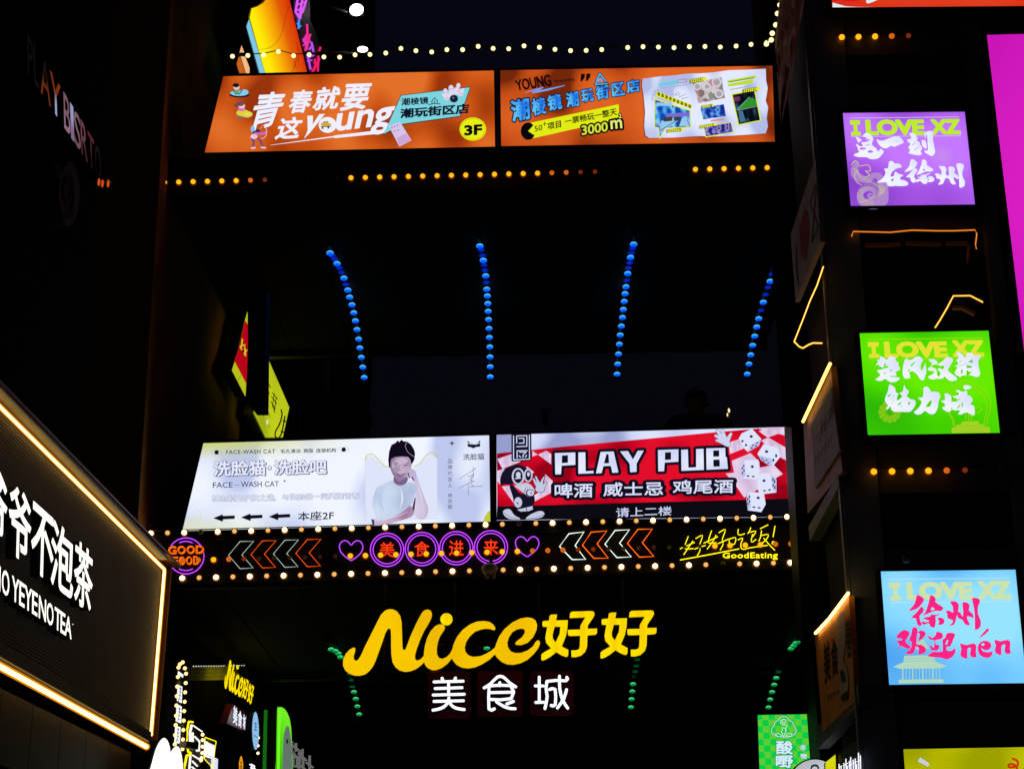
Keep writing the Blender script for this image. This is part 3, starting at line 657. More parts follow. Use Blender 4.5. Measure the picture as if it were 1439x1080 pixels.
# ---- white lightbox with the man
qc = [(285.7, 622), (687.3, 611), (689, 733.5), (256, 745.7)]
T = lightbox('lightbox', 'white lightbox printed with a dark-haired man in a white T-shirt and three black arrows', 'lightbox', PB, qc,
             em_field([(190, 200, 238), (222, 230, 252), (240, 245, 255)], (2.6, .4, .5), 2.6, 1.0, pos=[.34, .46, .6], tints=[((206, 212, 110), .62, .06, .72, 1.0), ((226, 230, 170), .4, .0, .25, -.1)]))
d = PP(T, PB, .14); a = Z(270, 610, 5.756)
DK = (24, 24, 50)
d(text('FACE-WASH CAT', a([(276, 128), (672, 120), (672, 154), (276, 160)]), .02, sp=1.15), DK, 2); d(text('毛孔清洁', a([(715, 121), (878, 117), (878, 150), (715, 153)]), .03), DK, 2)
d(text('跨国', a([(902, 117), (976, 115), (976, 148), (902, 150)]), .03), DK, 2); d(text('连锁机构', a([(1002, 115), (1165, 110), (1165, 144), (1002, 148)]), .03), DK, 2)
d(Art().ell(*a([(198, 145)])[0], 3.1).ell(*a([(1226, 123)])[0], 3.1), (8, 6, 20), 2, 'dot')
rg = Art()
for cx_, cy_ in ((182, 145), (214, 145), (1210, 123), (1242, 122)): rg.stroke([(a([(cx_, cy_)])[0][0] + 4.3 * math.cos(t), a([(cx_, cy_)])[0][1] + 3 * math.sin(t)) for t in [k * .5236 for k in range(12)]], .3, True)
d(rg, (120, 120, 150), 1, 'dot_ring')
for s_, q in (('洗脸猫', [(172, 214), (596, 208), (596, 332), (172, 340)]), ('洗脸吧', [(662, 206), (1088, 202), (1090, 322), (662, 328)])):
    d(text(s_, a([(x + 6, y_ + 4) for x, y_ in q]), .095, fit=.06), (96, 100, 140), 1); d(text(s_, a(q), .09, fit=.06), (60, 62, 95), 2); d(text(s_, a(q), .05, fit=.06), (232, 236, 255), 3)
d(Art().ell(*a([(628, 272)])[0], 3.0), DK, 1, 'dot'); d(Art().ell(*a([(628, 271)])[0], 2.2), (232, 236, 255), 2, 'dot')
d(text('FACE', a([(168, 388), (327, 386), (327, 430), (168, 433)]), .006), DK, 1); d(Art().stroke(a([(343, 410), (380, 409)]), .5), DK, 1, 'dash'); d(text('WASH CAT', a([(395, 382), (702, 378), (702, 422), (395, 427)]), .006), DK, 1)
def star(x, y_, r): return [(x + (r if k % 2 == 0 else r * .28) * math.cos(R(45 * k - 90)), y_ + (r if k % 2 == 0 else r * .28) * math.sin(R(45 * k - 90))) for k in range(8)]
d(Art().poly(a(star(748, 377, 15))), DK, 1, 'star')
for s_, q in (('林志颖的护肤之选,', [(160, 490), (678, 482), (678, 540), (160, 548)]), ('与洗脸猫一同闪耀青春', [(726, 482), (1352, 468), (1354, 523), (728, 532)])):
    d(text(s_, a(q), .098, fit=.06), (96, 100, 140), 1); d(text(s_, a(q), .04, fit=.06), (228, 232, 252), 2)
ar = [(170, 677), (248, 645), (248, 659), (345, 655), (345, 682), (250, 687), (248, 706)]
for k in range(3): d(Art().poly(a([(x + 224 * k, y_ - 6 * k) for x, y_ in ar])), (14, 12, 26), 1, 'arrow')
d(text('本座2F', a([(855, 628), (1148, 616), (1146, 690), (855, 698)]), .025), (14, 12, 26), 1)
c_ = a([(20, 660)])[0]; d(Art().stroke([(c_[0] + 9.5 * math.cos(k * .35), c_[1] + 9 * math.sin(k * .35)) for k in range(-4, 10)], .8), (214, 218, 150), 1, 'ring')
m = Z(500, 600, 7.195)
yl = (196, 202, 60)
d(Art().stroke(m([(95, 330), (108, 290), (142, 272), (180, 282), (240, 342), (300, 395), (340, 402)]), 1.2, sub=4).stroke(m([(585, 398), (640, 370), (700, 300), (745, 262), (795, 262), (828, 312)]), 1.2, sub=4), yl, 1, 'cat_outline')
d(Art().stroke(m([(95, 330), (92, 600), (95, 960)]), .5).stroke(m([(828, 312), (830, 600), (830, 940)]), .5), (196, 202, 214), 1, 'cat_outline')
d(Art().poly(m([(96, 340), (110, 300), (150, 285), (240, 355), (310, 408), (600, 408), (700, 318), (770, 275), (822, 320), (822, 930), (98, 955)])), (222, 228, 250), 1, 'cat_shape')
sm = lambda p: cr_smooth(p, 3)
d(Art().poly(sm(m([(345, 320), (560, 290), (568, 370), (552, 430), (520, 505), (515, 560), (450, 590), (385, 560), (385, 500), (358, 440)]))), em_field([(140, 118, 152), (182, 158, 186)], (1, 1, 1), 1, 1, 'linx', pos=[.2, .8], light=False), 3, 'portrait')
d(Art().poly(sm(m([(440, 300), (540, 330), (548, 400), (510, 460), (440, 470), (380, 430), (366, 360)]))), em_field([(168, 144, 178), (202, 180, 204)], (1, 1, 1), 1.4, 1, light=False), 4, 'portrait')
d(Art().poly(sm(m([(385, 505), (440, 545), (520, 500), (515, 560), (450, 590), (392, 562)]))), (122, 98, 142), 4, 'portrait')
d(Art().poly(m([(335, 405), (328, 330), (336, 250), (355, 190), (362, 178), (400, 158), (425, 132), (440, 150), (460, 125), (482, 142), (520, 145), (560, 175), (590, 225), (600, 270), (592, 330), (572, 365), (560, 372), (552, 330), (530, 300), (470, 295), (400, 300), (360, 318), (350, 350), (352, 408)])), (16, 10, 28), 5, 'portrait')
for c_, rx, ry_, col, ly in ((m([(470, 345)])[0], 8.5, 4.2, (204, 182, 206), 5), (m([(405, 430)])[0], 4.2, 4.6, (170, 146, 178), 5), (m([(520, 425)])[0], 3.4, 4.4, (192, 168, 196), 5), (m([(448, 512)])[0], 6, 3, (150, 124, 160), 5)):
    d(Art().ell(c_[0], c_[1], rx, ry_, 24), em_field([col, tuple(v - 8 for v in col)], (1, 1, 1), 1, 1, 'noise', pos=[.3, .9], radial=.6, light=False), ly, 'portrait')
for q_, w_, c_ in (([(300, 590), (250, 680), (262, 800), (300, 880)], 2.4, (184, 198, 228)), ([(455, 620), (470, 720), (450, 820)], 3.2, (214, 226, 246)), ([(560, 600), (590, 660)], 2.2, (178, 190, 222)), ([(625, 560), (660, 700), (690, 820)], 3.0, (216, 208, 234)), ([(300, 930), (420, 900), (530, 850)], 2.2, (208, 182, 208))):
    d(Art().stroke(m(q_), [.4] + [w_] * (len(q_) - 2) + [.4] if len(q_) > 2 else w_, sub=4), c_, 6, 'portrait')
f = Art().stroke(m([(378, 368), (425, 362)]), .9).stroke(m([(478, 368), (528, 358)]), .9).stroke(m([(392, 384), (420, 386)]), .9).stroke(m([(488, 384), (518, 382)]), .9)
f.stroke(m([(445, 385), (432, 430), (455, 436)]), .5).stroke(m([(415, 475), (455, 490), (500, 466)]), .9, sub=3); d(f, (48, 28, 66), 5, 'portrait')
d(Art().poly(sm(m([(372, 535), (300, 565), (215, 612), (185, 680), (165, 800), (205, 905), (172, 930), (250, 945), (320, 912), (430, 880), (560, 790), (592, 705), (615, 640), (612, 590), (565, 552), (520, 565), (450, 590), (388, 568)]))), em_field([(176, 190, 220), (206, 220, 242)], (1, 1, 1), 2.2, 1, light=False), 3, 'portrait')
d(Art().stroke(m([(215, 700), (240, 800), (262, 900)]), .5).stroke(m([(540, 620), (575, 700)]), .7), (170, 184, 218), 5, 'portrait')
d(Art().poly(sm(m([(548, 440), (590, 430), (625, 505), (650, 590), (690, 700), (732, 820), (715, 905), (670, 935), (615, 915), (588, 845), (605, 700), (612, 600), (572, 525)]))), em_field([(190, 170, 200), (214, 206, 232)], (1, 1, 1), 1.6, 1, light=False), 5, 'portrait')
d(Art().poly(sm(m([(155, 928), (250, 945), (400, 895), (500, 835), (545, 790), (590, 850), (560, 905), (440, 945), (330, 975), (190, 992), (172, 950)]))), em_field([(160, 124, 160), (208, 184, 208)], (1, 1, 1), 2.0, 1, light=False), 5, 'portrait')
d(Art().poly(m([(155, 926), (185, 935), (188, 992), (172, 992)])).poly(m([(598, 705), (606, 720), (590, 850), (570, 815)])), (70, 46, 84), 6, 'portrait')
d(Art().poly(sm(m([(535, 450), (560, 420), (600, 440), (612, 490), (590, 540), (560, 510), (535, 500)]))), (190, 176, 214), 6, 'portrait'); d(Art().stroke(m([(530, 465), (540, 510)]), 1.6).stroke(m([(568, 505), (585, 535)]), 1.7), (96, 40, 80), 7, 'portrait')
d(Art().stroke(m([(520, 155), (500, 185), (520, 240), (560, 280), (598, 300)]), .5, sub=4), (190, 180, 215), 7, 'wire_line')
d(Art().poly(m(star(972, 162, 32))), DK, 1, 'star')
d(Art().poly(m([(1130, 168), (1215, 175), (1258, 160), (1258, 196), (1215, 200), (1190, 214), (1160, 202), (1130, 196)])).poly(m([(1130, 138), (1165, 162), (1130, 160)])).poly(m([(1258, 132), (1225, 162), (1258, 154)])), DK, 1, 'cat_mask_logo')
d(text('洗脸猫', m([(1085, 270), (1298, 262), (1298, 328), (1085, 332)]), .015), DK, 1)
for ch, y_ in zip('品牌代言人林志颖', (342, 402, 465, 525, 588, 688, 745, 803)): d(text(ch, m([(930, y_ - 22), (976, y_ - 23), (976, y_ + 23), (930, y_ + 24)]), .004), (70, 72, 100), 1)
d(Art().stroke(m([(1048, 520), (1130, 470), (1180, 440), (1215, 420), (1180, 405)]), .5).stroke(m([(1185, 420), (1190, 470), (1150, 540)]), .6).stroke(m([(1128, 500), (1195, 480), (1165, 545), (1210, 550)]), .6).stroke(m([(1045, 615), (1130, 570), (1190, 540)]), .5).stroke(m([(1135, 560), (1140, 685)]), .5).stroke(m([(1160, 560), (1190, 600), (1150, 600), (1280, 596)]), .6), DK, 1, 'signature')
d(Art().poly(m([(1360, 838), (1330, 860), (1300, 910), (1285, 968), (1362, 962)])), (192, 200, 70), 1, 'corner_disc')

# ---- PLAY PUB lightbox
qd = [(697.8, 610.3), (1104.3, 599.4), (1112, 726), (698, 731)]
T = lightbox('lightbox', 'red and white lightbox for a pub with tumbling dice at its right end', 'lightbox', PB, qd,
             em_field([(150, 158, 205), (206, 212, 246), (222, 228, 255)], (2.6, .4, .8), 2.4, 1.0, pos=[.34, .46, .6]))
d = PP(T, PB, .14); a = Z(690, 590, 3.198); b = Z(695, 620, 9); c = Z(770, 610, 5.33); e = Z(990, 590, 7.2)
RED = em_field([(150, 0, 24), (200, 4, 34), (226, 14, 42)], (2.4, .4, 1), 2.6, 1.0, pos=[.34, .46, .6])
PINK = em_field([(206, 178, 214), (232, 214, 240)], (2, 1, 1), 2, 1.0, light=False)
d(Art().poly(a([(27, 150), (330, 118), (700, 84), (1000, 55), (1200, 38), (1329, 60), (1347, 352), (28, 388)])), RED, 1, 'red_ground')
d(Art().poly(a([(28, 388), (1346, 351), (1350, 434), (25, 449)])), (12, 10, 18), 1, 'black_strip')
for q in ([(32, 222), (212, 160), (330, 255), (122, 338), (100, 345)], [(478, 118), (545, 165), (480, 190)], [(550, 165), (655, 118), (716, 160), (716, 290)], [(32, 372), (115, 342), (130, 352), (80, 470), (70, 545), (35, 500)], [(90, 568), (200, 556), (250, 785), (230, 760)], [(415, 318), (502, 390), (430, 430), (350, 360)], [(640, 412), (735, 498), (712, 650), (510, 755), (490, 690), (620, 600)]): d(Art().poly(b(q)), PINK, 2, 'check')
for q in ([(548, 112), (640, 66), (770, 70), (832, 98), (834, 160), (745, 138), (640, 176)], [(572, 206), (645, 176), (842, 290), (848, 418), (760, 372)], [(245, 228), (345, 194), (402, 285), (258, 342)], [(275, 412), (465, 334), (555, 420), (560, 480), (700, 452), (792, 545), (700, 598), (560, 600), (540, 700), (402, 782), (330, 680), (215, 540), (300, 530)]): d(Art().poly(e(q)), PINK, 2, 'check')

# small square emblem
fr = Art().poly(b([(212, -95), (465, -105), (468, 232), (455, 246), (225, 252), (214, 240)])); d(fr, (22, 20, 44), 3, 'emblem')
em_ = Art()
for L in ([(240, -70), (240, 230)], [(440, -80), (442, 220)], [(240, 232), (445, 222)], [(280, -70), (408, -75), (408, 60), (280, 66)], [(280, -70), (280, 20)], [(310, -40), (370, -42), (372, 20), (310, 22)], [(285, 205), (285, 118), (412, 114)], [(318, 135), (400, 132), (360, 170), (360, 200)], [(310, 180), (330, 198)], [(405, 175), (390, 195)]): em_.stroke(b(L), 1.5)
d(em_, (206, 212, 246), 4, 'emblem')
# masked figure, drawn simply
BK = (22, 18, 40); GR = (196, 200, 226)
d(Art().poly(sm(b([(85, 560), (70, 480), (120, 360), (250, 298), (350, 305), (420, 370), (330, 520), (250, 520), (215, 545), (120, 540)]))), BK, 3, 'figure'); d(Art().poly(sm(b([(190, 560), (240, 560), (330, 660), (470, 640), (510, 740), (470, 820), (330, 850), (260, 820), (230, 700)]))), BK, 3, 'figure')
d(Art().ell(*b([(298, 440)])[0], 9, 11.8).poly(sm(b([(330, 540), (400, 520), (470, 560), (510, 640), (440, 700), (380, 660), (300, 600), (250, 560)]))).ell(*b([(425, 428)])[0], 6, 9.4), GR, 4, 'mask')
d(Art().ell(*b([(298, 440)])[0], 6.4, 9.6).ell(*b([(426, 430)])[0], 4, 7.2).ell(*b([(452, 652)])[0], 6.4, 5.4), BK, 5, 'mask'); d(Art().ell(*b([(455, 650)])[0], 5, 4.2).ell(*b([(300, 420)])[0], 3.4, 4).ell(*b([(428, 415)])[0], 2, 3).stroke(b([(375, 560), (345, 610)]), 2).stroke(b([(270, 465), (325, 460)]), 2.2), (206, 210, 235), 6, 'mask_detail')['kind'] = 'stuff'; d(Art().ell(*b([(462, 652)])[0], 1.2).stroke(b([(398, 590), (372, 640)]), .7).stroke(b([(420, 600), (400, 660)]), .5), BK, 7, 'mask')
d(Art().stroke(b([(580, 600), (520, 530), (490, 470)]), [8, 4.5, 3]).stroke(b([(570, 560), (540, 490), (520, 440)]), [7, 4, 3]).stroke(b([(590, 560), (600, 500), (625, 450)]), [7, 4, 3]).stroke(b([(590, 600), (650, 530)]), [7, 4]).ell(*b([(575, 600)])[0], 7.4, 5.6), (30, 28, 50), 4, 'glove')
d(Art().stroke(b([(580, 600), (520, 530), (492, 472)]), [7, 3.5, 2]).stroke(b([(570, 560), (540, 490), (522, 444)]), [6, 3, 2]).stroke(b([(590, 560), (600, 500), (622, 454)]), [6, 3, 2]).stroke(b([(590, 600), (648, 532)]), [6, 3]).ell(*b([(575, 600)])[0], 6.6, 4.8), GR, 5, 'glove')
d(Art().ell(*b([(298, 770)])[0], 5.6, 7.4).poly(sm(b([(108, 880), (150, 855), (200, 862), (250, 930), (320, 970), (300, 985), (180, 975), (120, 930)]))).poly(sm(b([(400, 965), (450, 925), (540, 885), (600, 880), (632, 915), (590, 960), (480, 982), (400, 980)]))).poly(b([(285, 860), (400, 835), (480, 815), (485, 858), (430, 880), (330, 885)])), GR, 5, 'figure')
d(Art().stroke(b([(112, 895), (180, 950), (300, 980)]), .5).stroke(b([(625, 925), (540, 960), (420, 975)]), .5).stroke(b([(285, 770), (298, 790)]), 1.4).stroke(b([(400, 840), (410, 880)]), .9), BK, 6, 'figure')
# dice
def die(sil, edges, pips):
    d(Art().poly(e(sil)), (222, 228, 252), 6, 'die'); 
    if edges: d(Art().poly(e(edges)), (186, 192, 234), 7, 'die')
    A = Art()
    for x, y_, rx, ry in pips: A.ell(*e([(x, y_)])[0], rx / 7.2, ry / 7.2, 10)
    d(A, (44, 44, 92), 8, 'pip')['kind'] = 'stuff'
die([(345, 190), (375, 135), (480, 86), (575, 190), (552, 258), (440, 322), (405, 290)], [(462, 258), (575, 190), (552, 258), (440, 322)], [(473, 165, 17, 14), (384, 212, 12, 12), (420, 252, 12, 12), (490, 254, 11, 7), (532, 230, 11, 7), (478, 282, 11, 7), (520, 262, 11, 7)])
die([(535, 340), (600, 240), (740, 280), (772, 365), (690, 468), (640, 450), (575, 408)], [(690, 468), (680, 390), (540, 352), (575, 408), (640, 450)], [(628, 318, 18, 14), (725, 360, 11, 17), (697, 405, 11, 15), (585, 388, 10, 7), (600, 412, 10, 7), (628, 405, 10, 7), (645, 432, 10, 7)])
die([(372, 560), (400, 405), (545, 400), (556, 530), (530, 600), (372, 590)], [(372, 565), (402, 405), (415, 560), (385, 590)], [(484, 470, 16, 14), (440, 565, 16, 8), (493, 570, 16, 8), (382, 486, 7, 14), (398, 462, 7, 14), (384, 535, 7, 14), (400, 510, 7, 14)])
die([(535, 560), (600, 535), (680, 545), (728, 600), (728, 732), (560, 752), (540, 700)], [(670, 545), (726, 600), (728, 732), (690, 700)], [(603, 612, 16, 14), (607, 713, 16, 8), (658, 705, 16, 8), (693, 600, 8, 15), (708, 622, 8, 15), (695, 660, 8, 15), (712, 680, 8, 15)])
die([(424, 790), (450, 725), (600, 735), (620, 850), (575, 930), (438, 912)], [(424, 790), (456, 740), (470, 880), (438, 912)], [(543, 785, 17, 14), (500, 880, 17, 8), (553, 886, 17, 8), (438, 800, 7, 15), (456, 775, 7, 15), (440, 845, 7, 15), (458, 822, 7, 15)])
gl = [([(200, 215), (160, 150), (128, 105)], [9, 5, 3.6]), ([(205, 210), (190, 140), (180, 98)], [9, 5, 3.6]), ([(200, 215), (140, 170), (112, 158)], [8, 4.6, 3.4]), ([(200, 220), (150, 210), (122, 205)], [8, 4.4, 3]), ([(225, 210), (250, 170), (268, 138)], [8, 4.6, 3.6]), ([(210, 225), (240, 245)], [9, 7])]
A = Art(); B = Art()
for p_, w_ in gl: A.stroke(e(p_), [q + .9 for q in w_]); B.stroke(e(p_), w_)
d(A, (40, 40, 70), 6, 'glove'); d(B, (205, 212, 242), 7, 'glove')
# PLAY PUB letters
def shift(l, dx, dy): return [(x + dx, y_ + dy) for x, y_ in l]
Pm = ([(52, 140), (205, 135), (205, 228), (102, 234), (98, 299), (55, 300)], [(105, 158), (150, 156), (150, 212), (104, 215)])
L5 = [[*Pm], [[(228, 135), (280, 134), (282, 276), (340, 272), (342, 291), (228, 295)]],
      [[(395, 131), (492, 128), (528, 285), (482, 288), (472, 236), (415, 238), (402, 290), (360, 292)], [(438, 148), (454, 148), (458, 215), (420, 217)]],
      [[(540, 127), (600, 125), (637, 188), (672, 123), (718, 121), (664, 218), (664, 280), (616, 284), (612, 220)]],
      [shift(Pm[0], 772, -23), shift(Pm[1], 772, -23)],
      [[(998, 116), (1048, 113), (1052, 249), (1110, 246), (1110, 110), (1165, 107), (1168, 266), (1000, 273)]],
      [[(1186, 105), (1328, 101), (1330, 168), (1340, 172), (1348, 258), (1188, 265)], [(1238, 121), (1282, 119), (1283, 165), (1238, 167)], [(1238, 190), (1285, 188), (1288, 240), (1240, 242)]]]
A = Art(); B = Art()
for loops in L5:
    A.poly([c(l) for l in loops[:1]]); B.poly([c(l) for l in loops])
    A.stroke(c(loops[0]), 8.6, True)
d(A, (16, 14, 30), 3, 'outline')
d(B, em_field([(206, 214, 250), (232, 236, 255)], (2, 1, 1), 2, 1.0, light=False), 4, 'lettering')
for s_, q in (('啤酒', (50, 368, 335, 474)), ('威士忌', (415, 360, 862, 462)), ('鸡尾酒', (935, 342, 1388, 444))):
    x0, y0, x1, y1 = q; k = -.012 * (x1 - x0)
    q4 = [(x0, y0 + 2), (x1, y0 + k), (x1, y1 + k), (x0, y1 + 2)]
    q4b = [(x0 - 22, y0 - 20), (x1 + 22, y0 - 20 + k), (x1 + 22, y1 + 20 + k), (x0 - 22, y1 + 20)]
    d(text(s_, c(q4), .21, n=10, fit=.03), (16, 14, 30), 3, 'outline'); d(text(s_, c(q4), .03, nib=(1.5, .6, 90)), (220, 226, 255), 4)
d(text('请上二楼', c([(510, 550), (926, 538), (926, 605), (510, 620)]), .02, nib=(1.4, .6, 90)), (205, 212, 245), 4)

# ================================================================ neon band on the lower footbridge
T = thing('neon_board', PB.at(680, 815, .05), 'long black board full of neon signs between the two rows of bulbs', 'sign board')
n = 12
for i in range(n):
    x0, x1 = lerp(236, 1122, i / n), lerp(236, 1122, (i + 1) / n) - 1.2
    yt = lambda x: 757 - .0265 * (x - 236); yb = lambda x: 821 - .0235 * (x - 236)
    slab('board', PB, [(x0, yt(x0)), (x1, yt(x1)), (x1, yb(x1)), (x0, yb(x0))], M_BOARD, T, .04, .03)
for f_ in (.06, .97): slab('batten', PB, [(236, lerp(yt(236), yb(236), f_) - 1.5), (1122, lerp(yt(1122), yb(1122), f_) - 1.5), (1122, lerp(yt(1122), yb(1122), f_) + 1.5), (236, lerp(yt(236), yb(236), f_) + 1.5)], M_STEEL, T, .06, .018)
VIO = em((190, 70, 255), 1.35, True); VIO2 = em((232, 150, 255), 1.1); RDN = em((255, 58, 18), 1.25, True); ORN = em((255, 104, 12), 1.5, True); WHN = em((226, 246, 235), 1.25, True); YLN = em((255, 236, 20), 1.5, True)
NO = .085
def clip(T, pl, x, y): slab('clip', pl, [(x-1.2, y-1.2), (x+1.2, y-1.2), (x+1.2, y+1.2), (x-1.2, y+1.2)], M_FRAME, T, NO - .01, .03)
def ring(cx_, cy_, r, a0=0, a1=360, sq=1.0):
    k = max(6, int(abs(a1 - a0) / 10)); return [(cx_ + r * math.cos(R(a0 + (a1 - a0) * i / k)), cy_ + sq * r * math.sin(R(a0 + (a1 - a0) * i / k))) for i in range(k + (0 if a1 - a0 == 360 else 1))]
# round GOOD FOOD neon
cx_, cy_ = 261.3, 780.6
T = thing('neon_sign', PB.at(cx_, 806, NO), 'round violet ring neon with orange GOOD FOOD letters at the left end of the band', 'neon sign')
for a0, a1, r in ((213, 327, 25.3), (-10, 190, 25.3), (243, 297, 20.5), (62, 118, 20.5)): tubepx('tube', PB, ring(cx_, cy_, r, a0, a1), 1.5, VIO, T, NO)
A = Art()
for k in range(4):
    x0 = 236 + k * 12.9; A.P += text('GOOD'[k], (x0 + .6, 767 - k * .3, x0 + 11.3, 777.6 - k * .3), .032, outline=True).P
    x0 = 241 + k * 10; A.P += text('FOOD'[k], (x0 + .6, 782 - k * .3, x0 + 8.6, 793 - k * .3), .032, outline=True).P
A.build('lettering', PB, ORN, T, NO + .01, .02)
for x, y_ in ((236, 780), (286, 780), (261, 805.5)): clip(T, PB, x, y_)
# chevrons
zz = Z(225, 730, 5.873); z4_ = Z(690, 590, 3.198)
ch1 = [(660, 178), (772, 176), (675, 288), (768, 397), (660, 402), (565, 292)]
for k, w_ in enumerate(('first (white)', 'second (orange)', 'third (white)', 'fourth (orange)')):
    P_ = zz([(x + 185 * k, y_ - 5.5 * k) for x, y_ in ch1]); col = 'white' if k % 2 == 0 else 'orange'
    T = thing('neon_chevron', PB.at(P_[4][0], P_[4][1], NO), '%s left-pointing neon chevron of the left group, beside the round neon' % w_, 'neon chevron', 'left group of neon chevrons')
    tubepx('tube', PB, P_, 1.25, em((200, 220, 212), .75, True) if k % 2 == 0 else em((255, 92, 14), 1.0, True), T, NO, True); clip(T, PB, *P_[0]); clip(T, PB, *P_[4])
ch2 = [[(350, 510), (418, 502), (378, 563), (425, 625), (365, 626), (308, 567)], [(450, 503), (521, 497), (477, 555), (527, 620), (462, 620), (411, 562)], [(558, 495), (622, 492), (578, 552), (630, 614), (566, 617), (512, 557)], [(660, 490), (725, 489), (680, 550), (732, 612), (667, 615), (613, 553)]]
for k, w_ in enumerate(('first (white)', 'second (orange)', 'third (white)', 'fourth (orange)')):
    P_ = z4_(ch2[k])
    T = thing('neon_chevron', PB.at(P_[4][0], P_[4][1], NO), '%s left-pointing neon chevron of the right group, between the heart and the yellow script' % w_, 'neon chevron', 'right group of neon chevrons')
    tubepx('tube', PB, P_, 1.7, em((236, 250, 236), 1.3, True) if k % 2 == 0 else em((255, 104, 12), 1.35, True), T, NO, True); clip(T, PB, *P_[0]); clip(T, PB, *P_[4])
# hearts
ht = [(0, -6.5), (4, -11), (9.5, -13), (14.5, -10), (16.5, -4), (14.5, 3), (9, 9), (3, 13.5), (0, 15), (-3, 13.5), (-9, 9), (-14.5, 3), (-16.5, -4), (-14.5, -10), (-9.5, -13), (-4, -11)]
for (x, y_), w_ in (((493.5, 772), 'left of the four ringed characters'), ((740.8, 766.5), 'right of the four ringed characters')):
    T = thing('neon_heart', PB.at(x, y_ + 15, NO), 'violet neon heart outline ' + w_, 'neon heart', 'neon hearts'); tubepx('tube', PB, [(x + u, y_ + v) for u, v in ht], 1.4, VIO, T, NO, True, 3); clip(T, PB, x, y_ + 15); clip(T, PB, x, y_ - 6)
for ch, x, y_, w_ in (('美', 543.9, 772, 'first'), ('食', 592.8, 770.9, 'second'), ('进', 641.2, 769.7, 'third'), ('来', 689.9, 768.5, 'fourth')):
    T = thing('neon_roundel', PB.at(x, y_ + 24, NO), '%s double violet neon ring from the left, with the red character %s inside' % (w_, ch), 'neon sign', 'ringed red neon characters')
    tubepx('tube', PB, ring(x, y_, 23.4), 1.5, VIO, T, NO, True); tubepx('tube', PB, ring(x, y_, 19.6), 1.4, VIO, T, NO, True)
    text(ch, (x - 10.3, y_ - 10.8, x + 10.3, y_ + 10.2), 0).build('lettering', PB, RDN, T, NO, .015)
    for a_ in (45, 135, 225, 315): clip(T, PB, x + 21.5 * math.cos(R(a_)), y_ + 21.5 * math.sin(R(a_)))
# yellow script
T = thing('neon_sign', PB.at(1040, 790, NO), 'slanting yellow handwritten neon script at the right end of the band', 'neon sign')
s_ = Z(940, 730, 7.994)
for L in ([(218, 185), (180, 285), (185, 325), (275, 322)], [(125, 325), (290, 252)], [(270, 235), (165, 392)], [(300, 210), (378, 175), (345, 280), (350, 340), (318, 402)], [(285, 328), (412, 285)],
          [(480, 120), (445, 225), (450, 260), (535, 255)], [(390, 262), (550, 188)], [(530, 170), (500, 230), (430, 328)], [(560, 145), (635, 108), (600, 215), (610, 270), (575, 340)], [(548, 268), (672, 215)],
          [(678, 215), (682, 260), (735, 272), (750, 200), (678, 215)], [(780, 105), (775, 155), (800, 170), (852, 155)], [(775, 225), (830, 205), (808, 270), (815, 320), (850, 330), (900, 315), (1110, 285)],
          [(920, 85), (905, 125), (885, 155)], [(905, 140), (978, 128), (940, 190)], [(940, 160), (925, 250), (980, 218)], [(1025, 100), (1115, 55)], [(1040, 120), (1030, 190), (1008, 240)], [(1040, 175), (1118, 165), (1090, 225), (1045, 262)], [(1065, 205), (1120, 270), (1190, 342)], [(1192, 68), (1170, 192)]):
    tubepx('tube', PB, s_(L), 1.35, YLN, T, NO, False, 3)
tubepx('tube', PB, ring(*s_([(1172, 257)])[0], 1.7), 1.2, YLN, T, NO, True)
tubepx('tube', PB, s_([(125, 450), (400, 400), (790, 325)]), 1.5, YLN, T, NO)
text('GoodEating', s_([(606, 368), (1222, 360), (1222, 448), (606, 446)]), .012, sp=1.05).build('lettering', PB, YLN, T, NO, .015)
for q in s_([(125, 450), (790, 325), (1190, 342)]): clip(T, PB, *q[:2])

